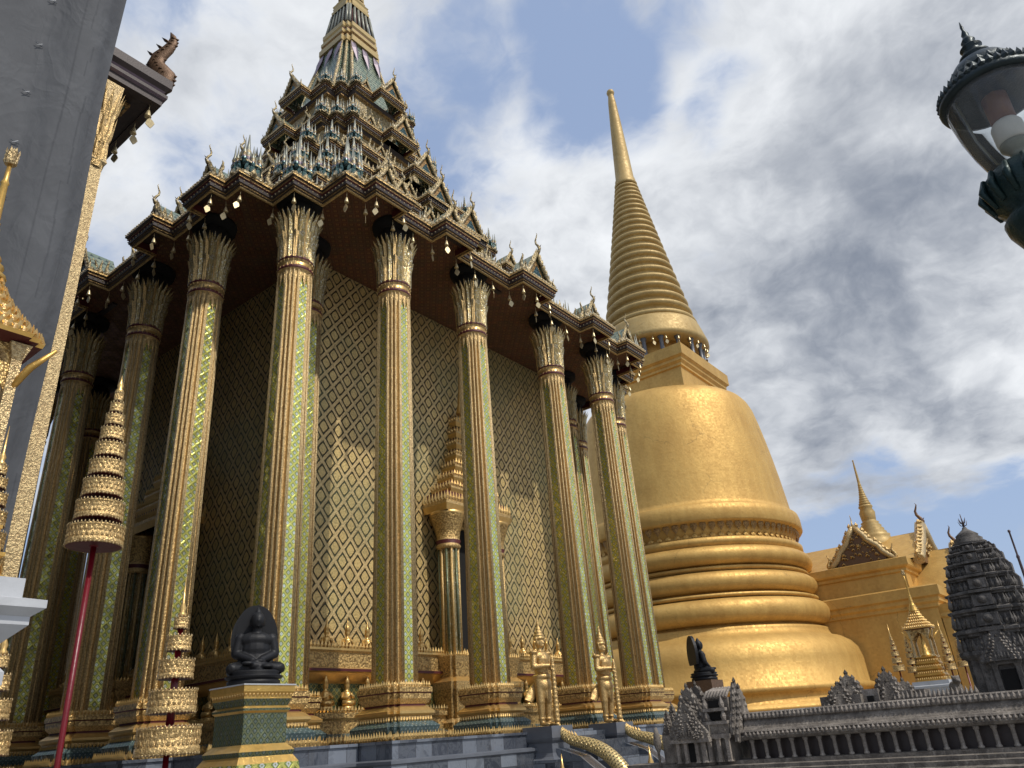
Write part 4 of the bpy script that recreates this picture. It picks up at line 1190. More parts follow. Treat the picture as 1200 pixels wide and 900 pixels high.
# side horn on the lower corners
b = MB()
prof = [(1.15, 0), (1.15, .55), (1.05, .75), (.95, .95), (.98, 1.05), (.80, 1.12), (.84, 1.2), (.70, 1.3), (.74, 1.38), (.60, 1.48), (.64, 1.56), (.50, 1.68), (.54, 1.76), (.40, 1.84), (.42, 1.9), (.40, 2.3), (.30, 2.52), (.36, 2.6), (.34, 2.68), (.26, 2.72)]
r = .30; zz_ = 2.75
for i in range(9): prof += [(r, zz_), (r, zz_+.07), (r*.8, zz_+.1)]; zz_ += .13; r *= .86
prof += [(.07, zz_), (.05, zz_+.9), (.03, zz_+1.25), (.05, zz_+1.3), (.002, zz_+1.36)]
prof = [(r*.72 if z < 2 else r*.85, z*.86) for r, z in prof]
b.lathe(prof, 'gold_spire', 32); b.build('small_stupa', PORCH, (9.0, .2, E_(6.30)))

for o in [o for o in scene.objects if o not in _before and o.parent is None]:
    o.parent = stupa
    o.location = (o.location.x*1.136-2.32, o.location.y*1.136+4.98, o.location.z*1.136-.22); o.scale = tuple(v*1.136 for v in o.scale)

# ================================================================== SHRINES AND TIERED UMBRELLAS
def shrine(x, y, ztop, label, rz=0.0, z_marble=.94, ze=2.33):
    e = empty('golden_shrine', (x, y, 0), label, 'shrine', None, rz)
    sq = four([(.36, -.36)]); Z = E_(z_marble)
    b = MB()
    b.loft(sq, [(.16, 0), (.16, .3), (.08, .4), (.02, .5), (.02, Z-.62), (.07, Z-.52), (.07, Z-.46), (.02, Z-.40), (.02, Z-.34), (.12, Z-.24), (.12, Z-.20), (.17, Z-.16), (.17, Z-.12), (.08, Z-.10), (.08, Z-.003)], 'white_marble')
    b.build('marble_pedestal', e)
    b = MB(); s2 = four([(.32, -.26), (.32, .26), (.26, .26), (.26, .32)][:3]); zz_ = Z
    for k in range(4):
        o_ = -.005-.03*k
        b.loft(s2, [(o_+.06, zz_), (o_+.06, zz_+.03), (o_, zz_+.06), (o_, zz_+.09), (o_+.05, zz_+.13), (o_+.05, zz_+.15)], 'gold_plain'); b.fringe(s2, zz_+.03, .05, .07, .035, .015, 'gold_smooth', o_+.05)
        zz_ += .15
    b.build('throne', e)
    ZE_ = E_(ze)
    b = MB()
    for sx in (1, -1):
        for sy in (1, -1):
            b.loft(four([(.028, -.028)]), [(.02, zz_), (.0, zz_+.05), (0, ZE_-.12), (.03, ZE_-.02)], 'gold_pale', center=(sx*.225, sy*.225))
            b.tube([(sx*.23, sy*.23, ZE_-.3), (sx*.29, sy*.29, ZE_-.16), (sx*.38, sy*.38, ZE_-.05)], [.02, .022, .01], 'gold_plain', 6)
    b.build('posts', e)
    for k in range(4):   # cusped hangings between the posts
        c, s = ((1, 0), (0, 1), (-1, 0), (0, -1))[k]
        b = MB(); M = Matrix(((-s, 0*s+c, 0, c*.225), (c, s, 0, s*.225), (0, 0, 1, ZE_), (0, 0, 0, 1)))
        b.extrude2d([(-.22, 0), (-.22, -.40), (-.19, -.30), (-.13, -.2), (-.06, -.14), (0, -.08), (.06, -.14), (.13, -.2), (.19, -.30), (.22, -.40), (.22, 0)][::-1], M, .02, 'gold_carved')
        b.build('arch', e)
    b = MB(); rr = 1.0; zz_ = ZE_
    pl = redent(.345, .88, .72)
    b.loft(pl, [(-.10, zz_-.02), (.0, zz_)], 'maroon', cap=False, botcap=True)
    for k in range(6):
        q = [(x*rr, y*rr) for x, y in pl]; h = .085*(1-.04*k)
        b.loft(q, [(0, zz_), (.008, zz_+h*.3), (-.02, zz_+h*.5), (-.04*rr, zz_+h)], ['gold_plain', 'gold_fine', 'gold_fine'])
        b.fringe(q, zz_+h*.28, .05, h*.85, .04, .02, 'gold_smooth', 0.0)
        zz_ += h; rr *= .80
    prof = []; r = .12
    H = (ztop-(zz_-EYE))
    prof = [(.13, 0), (.14, .03), (.10, .06), (.115, .10), (.08, .13), (.09, .16), (.065, .2)]
    for k in range(5): prof += [(.055-.006*k, .22+.045*k), (.06-.006*k, .24+.045*k), (.045-.005*k, .255+.045*k)]
    prof += [(.028, .46), (.020, H*.70), (.026, H*.71), (.016, H*.74), (.013, H*.88)]
    b.lathe(prof, 'gold_plain', 14, (0, 0, zz_))
    for k in range(3):
        for i in range(7):
            a = i/7*6.283+k; b.spike((.03*math.cos(a), .03*math.sin(a), zz_+H*(.86+.035*k)), (math.cos(a), math.sin(a)), .06, .03, .012, 'gold_pale', .008)
    b.lathe([(.03, H*.86), (.035, H*.93), (.012, H*.96), (.002, H*1.0)], 'gold_pale', 8, (0, 0, zz_))
    b.build('roof', e)
    b = MB(); b.lathe([(.14, 0), (.14, .06), (.10, .08), (.12, .14), (.08, .17), (.10, .24), (.06, .27), (.07, .34), (.03, .42), (.012, .62)], 'gold_plain', 16)
    zt2 = Z+.6
    o = b.build('reliquary', None, (x, y, zt2)); return e, o
e, o = shrine(12.20, -12.62, 3.83, 'golden spired shrine on white marble pedestal in front of the dark tarpaulin at far left')
tag(o, 'small golden reliquary inside the near shrine at the left picture edge', 'reliquary')
e, o = shrine(12.38, 9.95, 3.60, 'small golden spired shrine on grey pedestal standing before the stupa porch', 0, .67, 1.98)
tag(o, 'small golden reliquary inside the far shrine before the stupa porch', 'reliquary')

def umbrella(x, y, base, tiers_, tip, label, pole=.022, g='tiered umbrellas round the shrines', dense=False):
    """tiers_: (z of lower rim, radius, height)"""
    e = empty('tiered_umbrella', (x, y, 0), label, 'ceremonial umbrella', g)
    b = MB(); b.tube([(0, 0, 0), (0, 0, base)], pole, 'red_lacquer', 10); b.build('pole', e)
    b = MB(); zt = tiers_[-1][0]
    b.lathe([(pole*1.6, tiers_[0][0]), (pole*1.0, zt)], 'red_lacquer', 10)
    b.build('core', e)
    for z_, r_, h_ in tiers_:
        b = MB()
        b.lathe([(r_*.5, z_+h_*.05), (r_*.96, z_), (r_, z_+.01), (r_*1.0, z_+h_*.28), (r_*.96, z_+h_*.30), (r_*.98, z_+h_*.9), (r_*1.0, z_+h_*.92), (r_*.97, z_+h_), (r_*.55, z_+h_*1.06), (.02, z_+h_*1.1)],
                ['maroon', 'gold_fine', 'gold_fine', 'gold_carved', 'gold_fine', 'gold_fine', 'gold_fine', 'maroon', 'maroon'], 26)
        n = max(12, int(r_*210))
        for i in range(n):
            a = 6.283*i/n; c, s = math.cos(a), math.sin(a)
            b.spike((r_*c, r_*s, z_+h_*.97), (c, s), .022, .016, .005, 'gold_pale')
            b.spike((r_*c, r_*s, z_+.012), (c, s), -.02, .016, .005, 'gold_pale')
        n = max(12, int(r_*170))
        for row in range(2):
            for i in range(n):
                a = 6.283*(i+.5*row)/n; c, s = math.cos(a), math.sin(a)
                b.spike((r_*.985*c, r_*.985*s, z_+h_*(.34+.27*row)), (c, s), h_*.28, 4.2*r_/n, .005, 'gold_fine')
        b.build('canopy', e)
    b = MB(); b.lathe([(.03, 0), (.035, .03), (.02, .05), (.028, .08), (.012, .12), (.002, tip-tiers_[-1][0]-tiers_[-1][2])], 'gold_smooth', 10, (0, 0, tiers_[-1][0]+tiers_[-1][2])); b.build('finial', e)
    return e
def stack(z0, r0, n, z1, r1, fill=.68):
    out = []; hs = [(1-.55*i/(n-1)) for i in range(n)]; sc = (z1-z0)/sum(hs); z = z0
    for i in range(n):
        h = hs[i]*sc; t = i/(n-1); out.append((z, r0+(r1-r0)*(t**.85), h*fill)); z += h
    return out
umbrella(10.64, -11.02, E_(1.70), stack(E_(1.66), .215, 9, E_(3.06), .035, .74), E_(3.22), 'tall tiered gilt umbrella on a slanting looking crimson pole before the dark columns')
umbrella(10.98, -10.38, E_(.10), stack(E_(.08), .235, 5, E_(1.14), .055, .66), E_(1.42), 'low tiered gilt umbrella with open crimson gaps left of the black Buddha')
umbrella(10.36, -11.72, E_(1.20), stack(E_(1.18), .20, 7, E_(2.3), .05), E_(2.62), 'tiered gilt umbrella standing behind the near shrine against the dark tarpaulin')
umbrella(10.48, -11.47, E_(-.10), stack(E_(-.12), .21, 5, E_(.86), .05, .66), E_(1.25), 'low tiered gilt umbrella at the bottom left corner beside the marble pedestal')
for (x, y, tz, bz, lab) in ((11.70, 9.60, 1.85, .98, 'leftmost thin tiered umbrella left of the far small shrine'), (12.02, 9.75, 1.76, .92, 'second thin tiered umbrella just left of the far small shrine'),
                            (12.88, 9.95, 1.80, .90, 'thin tiered umbrella just right of the far small shrine'), (13.20, 10.02, 1.72, .95, 'rightmost thin tiered umbrella by the stupa porch corner')):
    umbrella(x, y, E_(bz), stack(E_(bz), .15, 6, E_(tz), .035), E_(tz)+.35, lab, .018)

# ================================================================== THE WRAPPED BUILDING ON THE LEFT
wrap = empty('wrapped_building', (7.7, -14, 0), 'tall building wrapped in dark grey tarpaulin with one dark roof corner showing', 'building')
LX = -7.7; LY = 14
b = MB()      # draped sheet: columns of folds bulging outward, real relief
ny, nz = 90, 60
y0, y1 = -10.86, -20.5
def tz(u, v):
    y = y0+(y1-y0)*u; z = 17.0*v
    f = .05*math.sin(y*2.1+.35*math.sin(z*.5))+.02*math.sin(y*5.3+z*.35)+.02*math.sin(z*1.7+y*3.1)
    if u < .085: f += .15*math.sin(u/.085*math.pi)
    return (8.28+f*min(1, u*40+.1), y+.02*math.sin(z*1.1), z)
base = 0
for j in range(nz+1):
    for i in range(ny+1):
        u = (i/ny)**1.5
        b.v.append(tuple(Vector(tz(u, j/nz))+Vector((LX, LY, 0))))
for j in range(nz):
    for i in range(ny):
        a = j*(ny+1)+i
        b.face([a, a+ny+1, a+ny+2, a+1], 'tarp', None, True)
# return side
nb = len(b.v)
for j in range(nz+1):
    z = 17.0*j/nz
    b.v += [tuple(Vector(tz(0, j/nz))+Vector((LX, LY, 0))), (8.0+LX, y0+.03+LY, z), (7.9+LX, y0-.5+LY, z)]
for j in range(nz):
    for k in range(2):
        a = nb+3*j+k; b.face([a, a+1, a+4, a+3], 'tarp', None, True)
b.build('tarpaulin', wrap)
b = MB()
for k in range(16):
    zz_ = 1.2+.82*k; yy = y0-.78; p = Vector(tz(.09, zz_/17.0))+Vector((LX+.03, LY, 0))
    b.tube([p+Vector((0, -.05, .01)), p, p+Vector((0, .05, -.01))], .005, 'grey_marble', 5)
    b.tube([p+Vector((0, -.03, -.03)), p, p+Vector((0, .03, .03))], .005, 'white_marble', 5)
b.build('lacing', wrap)
CXL, CYL = 7.90, -10.70
b = MB()
b.loft(boxplan(-.085, .085, -.085, .085), [(.10, 0), (.10, .6), (.0, .8), (0, E_(7.5)), (.04, E_(7.55)), (.0, E_(7.7)), (.02, E_(8.3)), (.06, E_(8.95))], 'gold_pale', center=(CXL+LX, CYL+LY))
for lev in range(3):
    for i in range(14):
        a = 6.283*i/14+lev*.2; c, s = math.cos(a), math.sin(a)
        b.spike((CXL+LX+.11*c, CYL+LY+.11*s, E_(7.45+.42*lev)), (c, s), .56, .07, .03, 'gold_fine', .02+.05*lev)
b.build('column', wrap)
b = MB(); b.box((-5.9+LX, -15.7+LY, 8.3), (27.6, 9.0, 16.6), 'tarp'); b.build('wall', wrap)  # unseen bulk, enlarged to block sky light and darken the columns' reflections
ZR = E_(9.15)
b = MB()
pl = boxplan(1.5+LX, 7.92+LX, -18+LY, -9.95+LY)
b.loft(pl, [(-.9, ZR+.14), (-.12, ZR+.02), (-.12, ZR), (0, ZR), (0, ZR+.12), (.05, ZR+.14), (.05, ZR+.20), (-.02, ZR+.24), (.02, ZR+.28), (.08, ZR+.34), (.08, ZR+.50), (-.6, ZR+.75)],
       ['dark_trim', 'dark_trim', 'dark_trim', 'dark_trim', 'purple_trim', 'dark_trim', 'purple_trim', 'purple_trim', 'dark_trim', 'dark_trim', 'dark_trim'], botcap=True)
b.build('roof_corner', wrap)
b = MB()
b.box((7.45+LX, -10.42+LY, ZR-.02), (.30, .30, .05), 'gold_brown'); b.box((7.45+LX, -10.42+LY, ZR-.05), (.2, .2, .03), 'scales_teal')
b.build('eave_panel', wrap)
b = MB()   # naga horn at the corner of the roof
X0, Y0, Z0 = 7.72+LX, -10.02+LY, ZR+.42
pts = [(-.50, .06), (-.30, .0), (-.05, -.02), (.13, .07), (.15, .25), (.02, .42), (-.06, .56), (-.01, .72), (.12, .86), (.19, 1.0), (.18, 1.14), (.12, 1.26)]
rad = [.07, .12, .17, .19, .18, .155, .14, .13, .11, .085, .05, .008]
dxx, dyy = .80, .60
P3 = [Vector((X0+a*dxx*.9, Y0+a*dyy*.9, Z0+c)) for a, c in pts]
b.tube(P3, rad, 'bronze_dark', 10, True, .6)
for i in (3, 5, 7, 8, 9):
    p = P3[i]; b.spike((p.x-dxx*rad[i]*.5, p.y-dyy*rad[i]*.5, p.z), (-dxx, -dyy), .17, .10, .05, 'bronze_dark', .16)
for i in range(2, 10):
    for q in range(2):
        p = P3[i].lerp(P3[i+1], q*.5); r_ = rad[i]*1.02
        b.tube([p+Vector((-dyy*r_*.6, dxx*r_*.6, .02)), p+Vector((dxx*r_, dyy*r_, 0)), p+Vector((dyy*r_*.6, -dxx*r_*.6, .02))], .018, 'bronze_dark', 5)
for k in range(3):
    q = P3[0]-Vector((dxx, dyy, 0))*(.18+.22*k); b.tube([q, q+Vector((.06, .04, .16)), q+Vector((-.03, -.02, .26)), q+Vector((-.10, -.08, .28))], [.09, .08, .05, .01], 'bronze_dark', 8, True, .6)
b.build('naga_finial', wrap)
wind_bell((7.82, -10.08, ZR-.10), 'gilt wind bell at the corner of the dark roof beside the tarpaulin', 'bells on the dark roof corner', .85)
wind_bell((7.35, -10.06, ZR-.12), 'gilt wind bell second from the corner of the dark roof', 'bells on the dark roof corner', .8)
wind_bell((6.75, -10.06, ZR-.12), 'gilt wind bell deepest under the dark roof edge beside the gold column', 'bells on the dark roof corner', .8)
# ================================================================== CARVED STONE MODEL: GALLERY, GATEHOUSES, TOWER
ST, SLt = 'grey_stone', 'grey_stone_light'
gal = empty('stone_gallery', (14.0, -7.3, 0), 'long low carved grey stone gallery with a row of colonnettes along the right foreground', 'gallery')
GX, GY = -14.0, 7.3
x0, x1 = 14.30, 21.0
b = MB()
def beamx(b, xa, xb, prof, mat, ya=0.0):
    """profile (y toward the camera is -, z) swept along x"""
    n = len(prof); k = len(b.v)
    for x in (xa, xb): b.v += [(x, ya+p[0], p[1]) for p in prof]
    for i in range(n-1): b.face([k+i, k+n+i, k+n+i+1, k+i+1], mat)
    b.face([k+i for i in range(n)][::-1], mat); b.face([k+n+i for i in range(n)], mat)
Zc = E_(.07)
base_prof = [(-.62, 0), (-.62, .5), (-.58, .55), (-.58, .62), (-.64, .66), (-.64, .74), (-.55, .8), (-.5, .86), (-.5, .94), (-.46, .96), (-.46, 1.02), (-.40, 1.04), (-.40, 1.08), (-.33, 1.10), (-.33, 1.14), (-.28, 1.155), (-.28, 1.19), (-.22, 1.20), (-.22, 1.235), (-.17, 1.245), (-.17, 1.275), (-.13, 1.28), (-.13, 1.305), (-.04, 1.31), (-.04, 1.335), (.15, 1.34), (.15, 0)]
beamx(b, 13.2+GX, x1+GX, base_prof, ST, 0)
b.build('stepped_base', gal)
b = MB(); beamx(b, x0+GX, x1+GX, [(.07, 1.33), (.07, Zc-.10), (.5, Zc-.10), (.5, 1.33)], 'dark_trim', 0); b.build('back_wall', gal)
b = MB()
roofp = [(.0, 1.475), (-.03, 1.48), (-.045, 1.50), (-.02, 1.515), (-.035, 1.535), (-.02, 1.55), (.02, 1.555), (.04, 1.575), (.05, 1.60), (.07, 1.62), (.055, 1.63), (.055, Zc), (.10, Zc+.01), (.30, Zc-.08), (.30, 1.47)]
beamx(b, x0+GX, x1+GX, roofp, ST, 0)
x = x0+.02
while x < 18.6:
    b.spike((x+GX, .052, 1.627), (0, -1), .055, .034, .014, SLt)
    b.spike((x+.017+GX, -.040, 1.505), (0, -1), .034, .030, .012, SLt)
    x += .034
b.build('gallery_roof', gal)
cm = MB(); cm.lathe([(.022, 0), (.022, .012), (.015, .02), (.014, .115), (.020, .122), (.024, .14)], SLt, 8)
cmm = cm.mesh('colonnette')
x = x0+.06
while x < 18.6:
    link('colonnette', cmm, gal, (x+GX, .005, 1.337)); x += .108
def flame_gable(b, M, w_, h_, th, mat, layers=3):
    """stacked Khmer pediment, faces local -y"""
    for k in range(layers):
        q = 1-.26*k; d = -th*.5*k
        pts = []; n = 9
        for i in range(n):
            t = i/(n-1); xx = .5*w_*q*((1-t)**.8)*(1+.10*math.sin(t*9.4)); zz_ = t*h_*q*.92
            pts.append((xx, zz_))
        out = [(a, c) for a, c in pts] + [(-a, c) for a, c in reversed(pts[:-1])]
        b.extrude2d(out, M @ Matrix.Translation((0, d, 0)), th, mat)
        for i in range(n):
            for s_ in (1, -1):
                a, c = pts[i]
                p = M @ Vector((s_*a*.95, d-th*.2, c-.01)); b.spike(tuple(p), (0, -1), h_*.12*q, .085*w_, .02, mat, .004)
                if i < n-2:
                    p = M @ Vector((s_*a*.72, d-th*.52, c)); b.spike(tuple(p), (0, -1), h_*.10*q, .07*w_, .016, SLt, .004)
    q = 1-.26*layers
    for i in range(5):
        b.spike(tuple(M @ Vector(((i-2)*.07*w_, -th*.5*layers-.01, .02))), (0, -1), h_*.2, .06*w_, .02*w_, mat)
def gatehouse(x, y, z0, sc, name_parent, label_part=None):
    e = MB()
    # cross-shaped body, doors, stacked gables
    e.box((x, y+.25*sc, z0-.18*sc), (.42*sc, .5*sc, .46*sc), ST)
    return e
pav = MB()
px0, py0 = 13.88+GX, -.12
# core and wings
pav.box((px0, .16, 1.46), (.34, .50, .30), ST)
pav.box((px0+.20, .14, 1.47), (.26, .40, .28), ST)
pav.box((px0-.20, .14, 1.44), (.20, .36, .22), ST)
for dxp in (-.12, -.05, .05, .12):
    pav.loft(four([(.013, -.013)]), [(.006, 1.335), (0, 1.35), (0, 1.475), (.008, 1.49)], SLt, center=(px0+dxp, -.115))
pav.box((px0, -.085, 1.41), (.07, .02, .14), 'void')
pav.box((px0, -.10, 1.50), (.36, .10, .03), SLt)
flame_gable(pav, MM((px0, -.12, 1.515), (1, 0)), .36, .30, .03, ST, 3)
flame_gable(pav, MM((px0-.01, -.02, 1.53), (1, 0)), .42, .42, .04, ST, 2)
flame_gable(pav, MM((px0-.03, .20, 1.55), (1, 0)), .38, .42, .04, ST, 2)
# right wing: stacked openings between ribs and a gable end facing the gallery
pav.box((px0+.22, -.06, 1.52), (.24, .06, .03), SLt); pav.box((px0+.22, -.05, 1.62), (.22, .05, .025), SLt); pav.box((px0+.22, -.03, 1.72), (.20, .05, .025), SLt)
for zz_, ww in ((1.57, .10), (1.67, .11), (1.765, .11)):
    pav.box((px0+.22, .0, zz_), (ww, .03, .055), 'void')
    for s in (1, -1): pav.spike((px0+.22+s*.075, -.045, zz_-.04), (0, -1), .10, .05, .02, SLt)
pav.box((px0+.22, .12, 1.66), (.22, .22, .30), ST)
for k in range(8): pav.tube([(px0+.13+.028*k, -.01, 1.81), (px0+.13+.028*k, .06, 1.86), (px0+.13+.028*k, .22, 1.89)], .013, SLt, 5)
Mx = Matrix(((0, 1, 0, px0+.36), (1, 0, 0, .10), (0, 0, 1, 1.53), (0, 0, 0, 1)))
for k in range(2):
    flame_gable(pav, Matrix.Translation((.03*k, 0, -.05*k)) @ MM((px0+.36, .12, 1.52), (0, 1)), .38, .44, .04, ST, 1)
for dxp in (.10, .16, .24, .32):
    pav.loft(four([(.014, -.014)]), [(.004, 1.335), (0, 1.35), (0, 1.49), (.008, 1.505)], SLt, center=(px0+dxp, -.10))
for k, (xx, zz_) in enumerate(((-.30, 1.50), (-.27, 1.56))):
    flame_gable(pav, MM((px0+xx, .10+.06*k, zz_), (1, 0)), .14, .26, .03, ST, 2)
pav.lathe([(.012, 1.15), (.012, 1.42), (.03, 1.46), (.04, 1.5), (.03, 1.56), (.012, 1.62)], ST, 6, (px0-.34, -.06, 0))
tag(pav.build('gatehouse', gal), 'ornate flame-gabled gatehouse at the left end of the gallery')
p2 = MB()
for xx, yy, ww, hh in ((15.02, .34, .40, .28), (15.08, .44, .44, .36), (15.36, .50, .40, .36), (15.46, .58, .36, .27)):
    flame_gable(p2, MM((xx+GX, yy, 1.58), (.95, .3)), ww, hh, .045, ST, 2)
    p2.box((xx+GX, yy+.10, 1.62), (ww*.8, .2, .26), ST)
p2.box((15.24+GX, .46, 1.70), (.12, .1, .16), SLt); p2.box((15.24+GX, .40, 1.69), (.05, .03, .08), 'void')
p2.box((15.66+GX, .62, 1.58), (.60, .3, .22), ST)
for k in range(19): p2.spike((15.40+.032*k+GX, .47, 1.67), (0, -1), .075, .035, .02, SLt)
tag(p2.build('gatehouse', gal), 'second gatehouse with flame-shaped gables rising behind the gallery roof')

# tower
tw = empty('stone_tower', (15.90, -4.05, 0), 'dark grey carved stone corncob tower with trident finial at the right edge', 'tower')
b = MB(); sq = redent(1.0, .86, .62)
zb = E_(-.35)
b.loft(sq, [(.50, 0), (.50, .5), (.46, .55), (.46, zb-.1), (.42, zb)], 'tower_stone', scale=True)
b.build('tower_base', tw)
b = MB()
b.loft(sq, [(.335, zb), (.335, E_(.42)), (.36, E_(.44)), (.385, E_(.47)), (.385, E_(.50)), (.34, E_(.52))], 'tower_stone', scale=True)
b.box((.02, -.335, E_(.16)), (.13, .04, .30), 'void')
for s in (1, -1): b.loft(four([(.022, -.022)]), [(.01, zb+.1), (0, zb+.14), (0, E_(.33)), (.012, E_(.36))], 'tower_stone_light', center=(.02+s*.10, -.355))
b.box((.02, -.36, E_(.375)), (.28, .07, .035), 'tower_stone_light')
b.build('tower_body', tw)
b = MB()
flame_gable(b, MM((.02, -.40, E_(.39)), (1, 0)), .40, .34, .04, 'tower_stone', 2); flame_gable(b, MM((.02, -.35, E_(.46)), (1, 0)), .46, .44, .04, 'tower_stone', 1)
b.build('gable', tw)
lv = [(.50, .395), (.735, .385), (.93, .365), (1.105, .335), (1.265, .30), (1.405, .255), (1.52, .205)]
for i, (z0, r_) in enumerate(lv):
    z1 = lv[i+1][0] if i < 6 else 1.60
    h = z1-z0; r2 = lv[i+1][1] if i < 6 else .17
    b = MB(); a, c = E_(z0), E_(z1)
    b.loft(sq, [(r_*.86, a), (r_*.84, a+h*.55), (r_*.93, a+h*.62), (r_*.93, a+h*.70), (r_*.99, a+h*.76), (r_*.99, a+h*.86), (r_*.9, a+h*.92), (r2*.85, c)], ['tower_stone', 'tower_stone', 'tower_stone_light', 'tower_stone', 'tower_stone', 'tower_stone_light', 'tower_stone'], scale=True)
    pl = [(x*r_*.95, y*r_*.95) for x, y in sq]
    b.fringe(pl, a-h*.02, .05, h*.60, .042, .02, 'tower_stone_light', 0, -.004)
    b.box((0, -r_*.98, a+h*.30), (r_*.5, .06, h*.62), 'tower_stone'); b.box((0, -r_*.98, a+h*.84), (r_*.58, .08, h*.16), 'tower_stone_light')
    b.box((r_*.98, 0, a+h*.30), (.06, r_*.5, h*.62), 'tower_stone')
    b.ell = None
    b.lathe([(.001, -.02), (r_*.12, -.005), (r_*.12, .008), (.001, .02)], 'tower_stone', 12, (0, 0, 0), True, Matrix.Translation((0, -r_*.98-.03, a+h*.34)) @ Matrix.Rotation(math.pi/2, 4, 'X'))
    for s in (1, -1): b.spike((s*r_*.86, -r_*.86, a), (s*.7, -.7), h*.8, .06, .03, 'tower_stone_light')
    b.build('tower_tier', tw)
b = MB()
b.lathe([(.165, E_(1.60)), (.175, E_(1.62)), (.14, E_(1.645)), (.145, E_(1.665)), (.11, E_(1.69)), (.115, E_(1.71)), (.07, E_(1.745)), (.03, E_(1.775)), (.02, E_(1.80))], 'tower_stone', 20)
b.build('tower_crown', tw)
b = MB(); t0 = E_(1.78)
b.tube([(0, 0, t0), (0, 0, t0+.17)], [.011, .004], 'lightning_rod', 6)
for k, h in enumerate((.03, .06)):
    for i in range(4):
        a = i*math.pi/2+.4+k*.6; c, s = math.cos(a), math.sin(a)
        b.tube([(0, 0, t0+h), (c*.03, s*.03, t0+h+.012), (c*.045, s*.045, t0+h+.06)], [.006, .005, .002], 'lightning_rod', 5)
b.build('trident_finial', tw)
# thin pole right of it
b = MB(); b.lathe([(.03, 0), (.02, E_(1.2)), (.028, E_(1.22)), (.018, E_(1.26)), (.016, E_(1.7)), (.022, E_(1.72)), (.012, E_(1.75)), (.011, E_(2.04)), (.018, E_(2.05)), (.015, E_(2.075)), (.002, E_(2.08))], 'lightning_rod', 8)
tag(b.build('lightning_pole', None, (16.12, -1.8, 0)), 'thin dark red metal pole rising at the right edge beyond the stone tower', 'pole')
# little crouching stone lion at the wall foot
b = Blob()
b.ell((0, 0, .11), (.12, .07, .09), ST, (0, .5, 0)); b.ell((.09, 0, .21), (.055, .05, .055), ST); b.ell((.14, 0, .195), (.035, .03, .025), ST)
for s in (1, -1):
    b.cap((.08, s*.035, .14), (.10, s*.04, .0), .025, .022, ST); b.ell((-.06, s*.055, .05), (.075, .03, .05), ST); b.ell((.08, s*.04, .255), (.015, .012, .02), ST)
    b.ell((.125, s*.04, .01), (.035, .02, .014), ST)
b.cap((-.12, 0, .05), (-.15, 0, .16), .018, .012, ST)
o = b.fuse('stone_lion', None, .010, (15.02, -2.2, E_(.10)), (0, 0, R(-60)))
tag(o, 'small dark crouching stone lion between the far shrine and the stone tower', 'statue')
b = MB(); b.loft(four([(.14, -.14)]), [(.04, 0), (.04, .4), (0, .5), (0, E_(.06)), (.03, E_(.10))], ST)
tag(b.build('stone_plinth', None, (15.02, -2.2, 0)), 'plain stone plinth under the small crouching lion', 'plinth')

# ================================================================== STREET LAMP
lx, ly = 17.325, -10.15
lamp = empty('street_lamp', (lx, ly, 0), 'ornate dark street lamp with clear glass globe and pointed crown cap', 'street lamp')
b = MB()
b.lathe([(.22, 0), (.22, .15), (.16, .22), (.14, .6), (.10, .7), (.075, .9), (.065, E_(1.2)), (.085, E_(1.25)), (.065, E_(1.3)), (.07, E_(1.55)), (.10, E_(1.6)), (.075, E_(1.66)), (.12, E_(1.78)), (.155, E_(1.86)), (.16, E_(1.90)), (.13, E_(1.94)), (.165, E_(1.98)), (.185, E_(2.06)), (.18, E_(2.12)), (.15, E_(2.15)), (.12, E_(2.16))], 'lamp_green', 28)
for i in range(16):
    a = 6.283*i/16; c, s = math.cos(a), math.sin(a)
    b.tube([(.165*c, .165*s, E_(1.98)), (.20*c, .20*s, E_(2.07)), (.18*c, .18*s, E_(2.13))], [.012, .018, .010], 'lamp_green', 6)
b.build('post', lamp)
b = MB()
b.lathe([(0.1056, E_(2.1500)), (0.1302, E_(2.2000)), (0.1602, E_(2.3000)), (0.1866, E_(2.4200)), (0.2024, E_(2.5400)), (0.2077, E_(2.6200))], 'globe_glass', 40)
gl = b.build('globe', lamp)
b = MB()
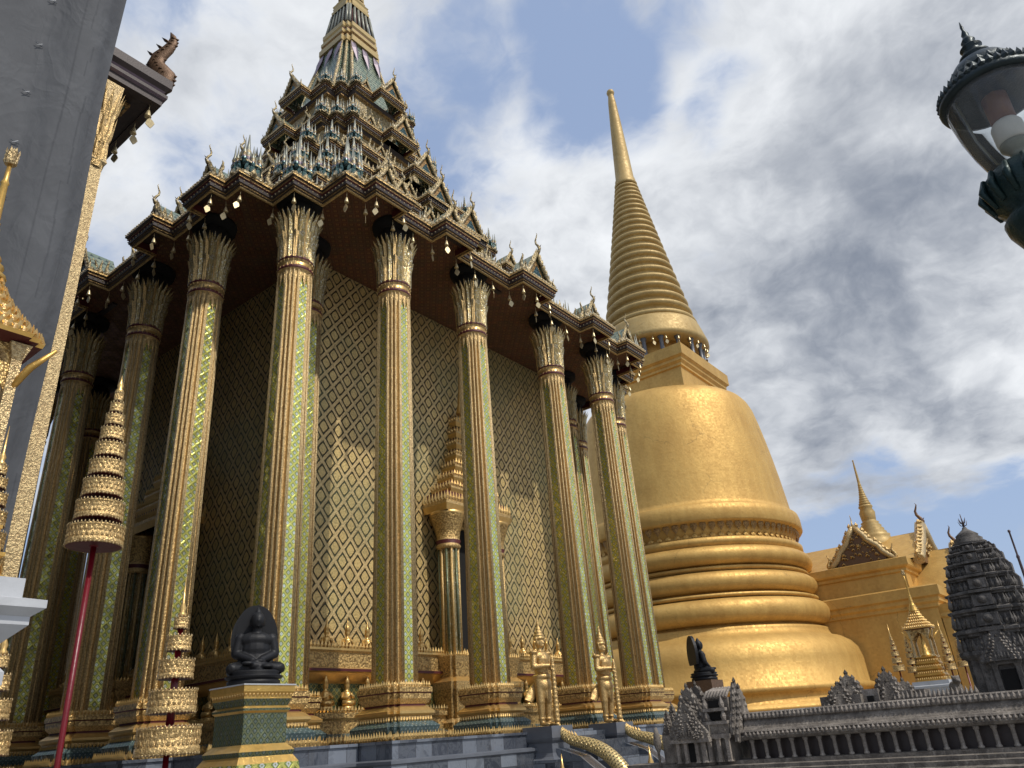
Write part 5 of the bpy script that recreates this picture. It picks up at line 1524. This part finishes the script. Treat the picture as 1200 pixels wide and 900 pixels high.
b.lathe([(0.1983, E_(2.5800)), (0.1983, E_(2.6166)), (0.1892, E_(2.6460)), (0.0151, E_(2.6533))], 'lamp_metal', 40)
b.lathe([(0.2028, E_(2.5763)), (0.2210, E_(2.5800)), (0.2270, E_(2.5946)), (0.2210, E_(2.6166)), (0.2081, E_(2.6239)), (0.2119, E_(2.6387)), (0.1892, E_(2.6606)), (0.1514, E_(2.6753)), (0.1551, E_(2.6972)), (0.1438, E_(2.7412)), (0.1135, E_(2.7852)), (0.0757, E_(2.8144)), (0.0568, E_(2.8254)),
         (0.0681, E_(2.8365)), (0.0681, E_(2.8475)), (0.0416, E_(2.8658)), (0.0378, E_(2.8951)), (0.0492, E_(2.9060)), (0.0378, E_(2.9170)), (0.0227, E_(2.9317)), (0.0318, E_(2.9501)), (0.0212, E_(2.9684)), (0.0136, E_(2.9830)), (0.0167, E_(2.9976)), (0.0060, E_(3.0269)), (0.0076, E_(3.0490)), (0.0015, E_(3.0856))], 'lamp_metal', 40)
for i in range(44):
    a = 6.283*i/44; c, s = math.cos(a), math.sin(a)
    b.spike((.217*c, .217*s, E_(2.6101)), (c, s), .055, .036, .014, 'lamp_metal')
    if i % 2: b.spike((.153*c, .153*s, E_(2.6935)), (c, s), .045, .04, .012, 'lamp_metal')
b.build('cap', lamp)
b = MB()
b.lathe([(.045, E_(2.14)), (.03, E_(2.18)), (.05, E_(2.20)), (.03, E_(2.23)), (.035, E_(2.25)), (.06, E_(2.28)), (.06, E_(2.31)), (.045, E_(2.32))], 'silver_spire', 18)
b.lathe([(.06, E_(2.30)), (.065, E_(2.31)), (.065, E_(2.40)), (.055, E_(2.42))], 'lamp_white', 18)
b.lathe([(.052, E_(2.41)), (.055, E_(2.655))], 'lamp_brown', 18)
b.tube([(.0, 0, E_(2.2)), (-.09, -.05, E_(2.20)), (-.13, -.08, E_(2.34)), (-.15, -.10, E_(2.64))], .006, 'silver_spire', 5)
b.tube([(.0, 0, E_(2.2)), (.09, .05, E_(2.20)), (.13, .08, E_(2.34)), (.15, .10, E_(2.64))], .006, 'silver_spire', 5)
b.build('lamp_holder', lamp)
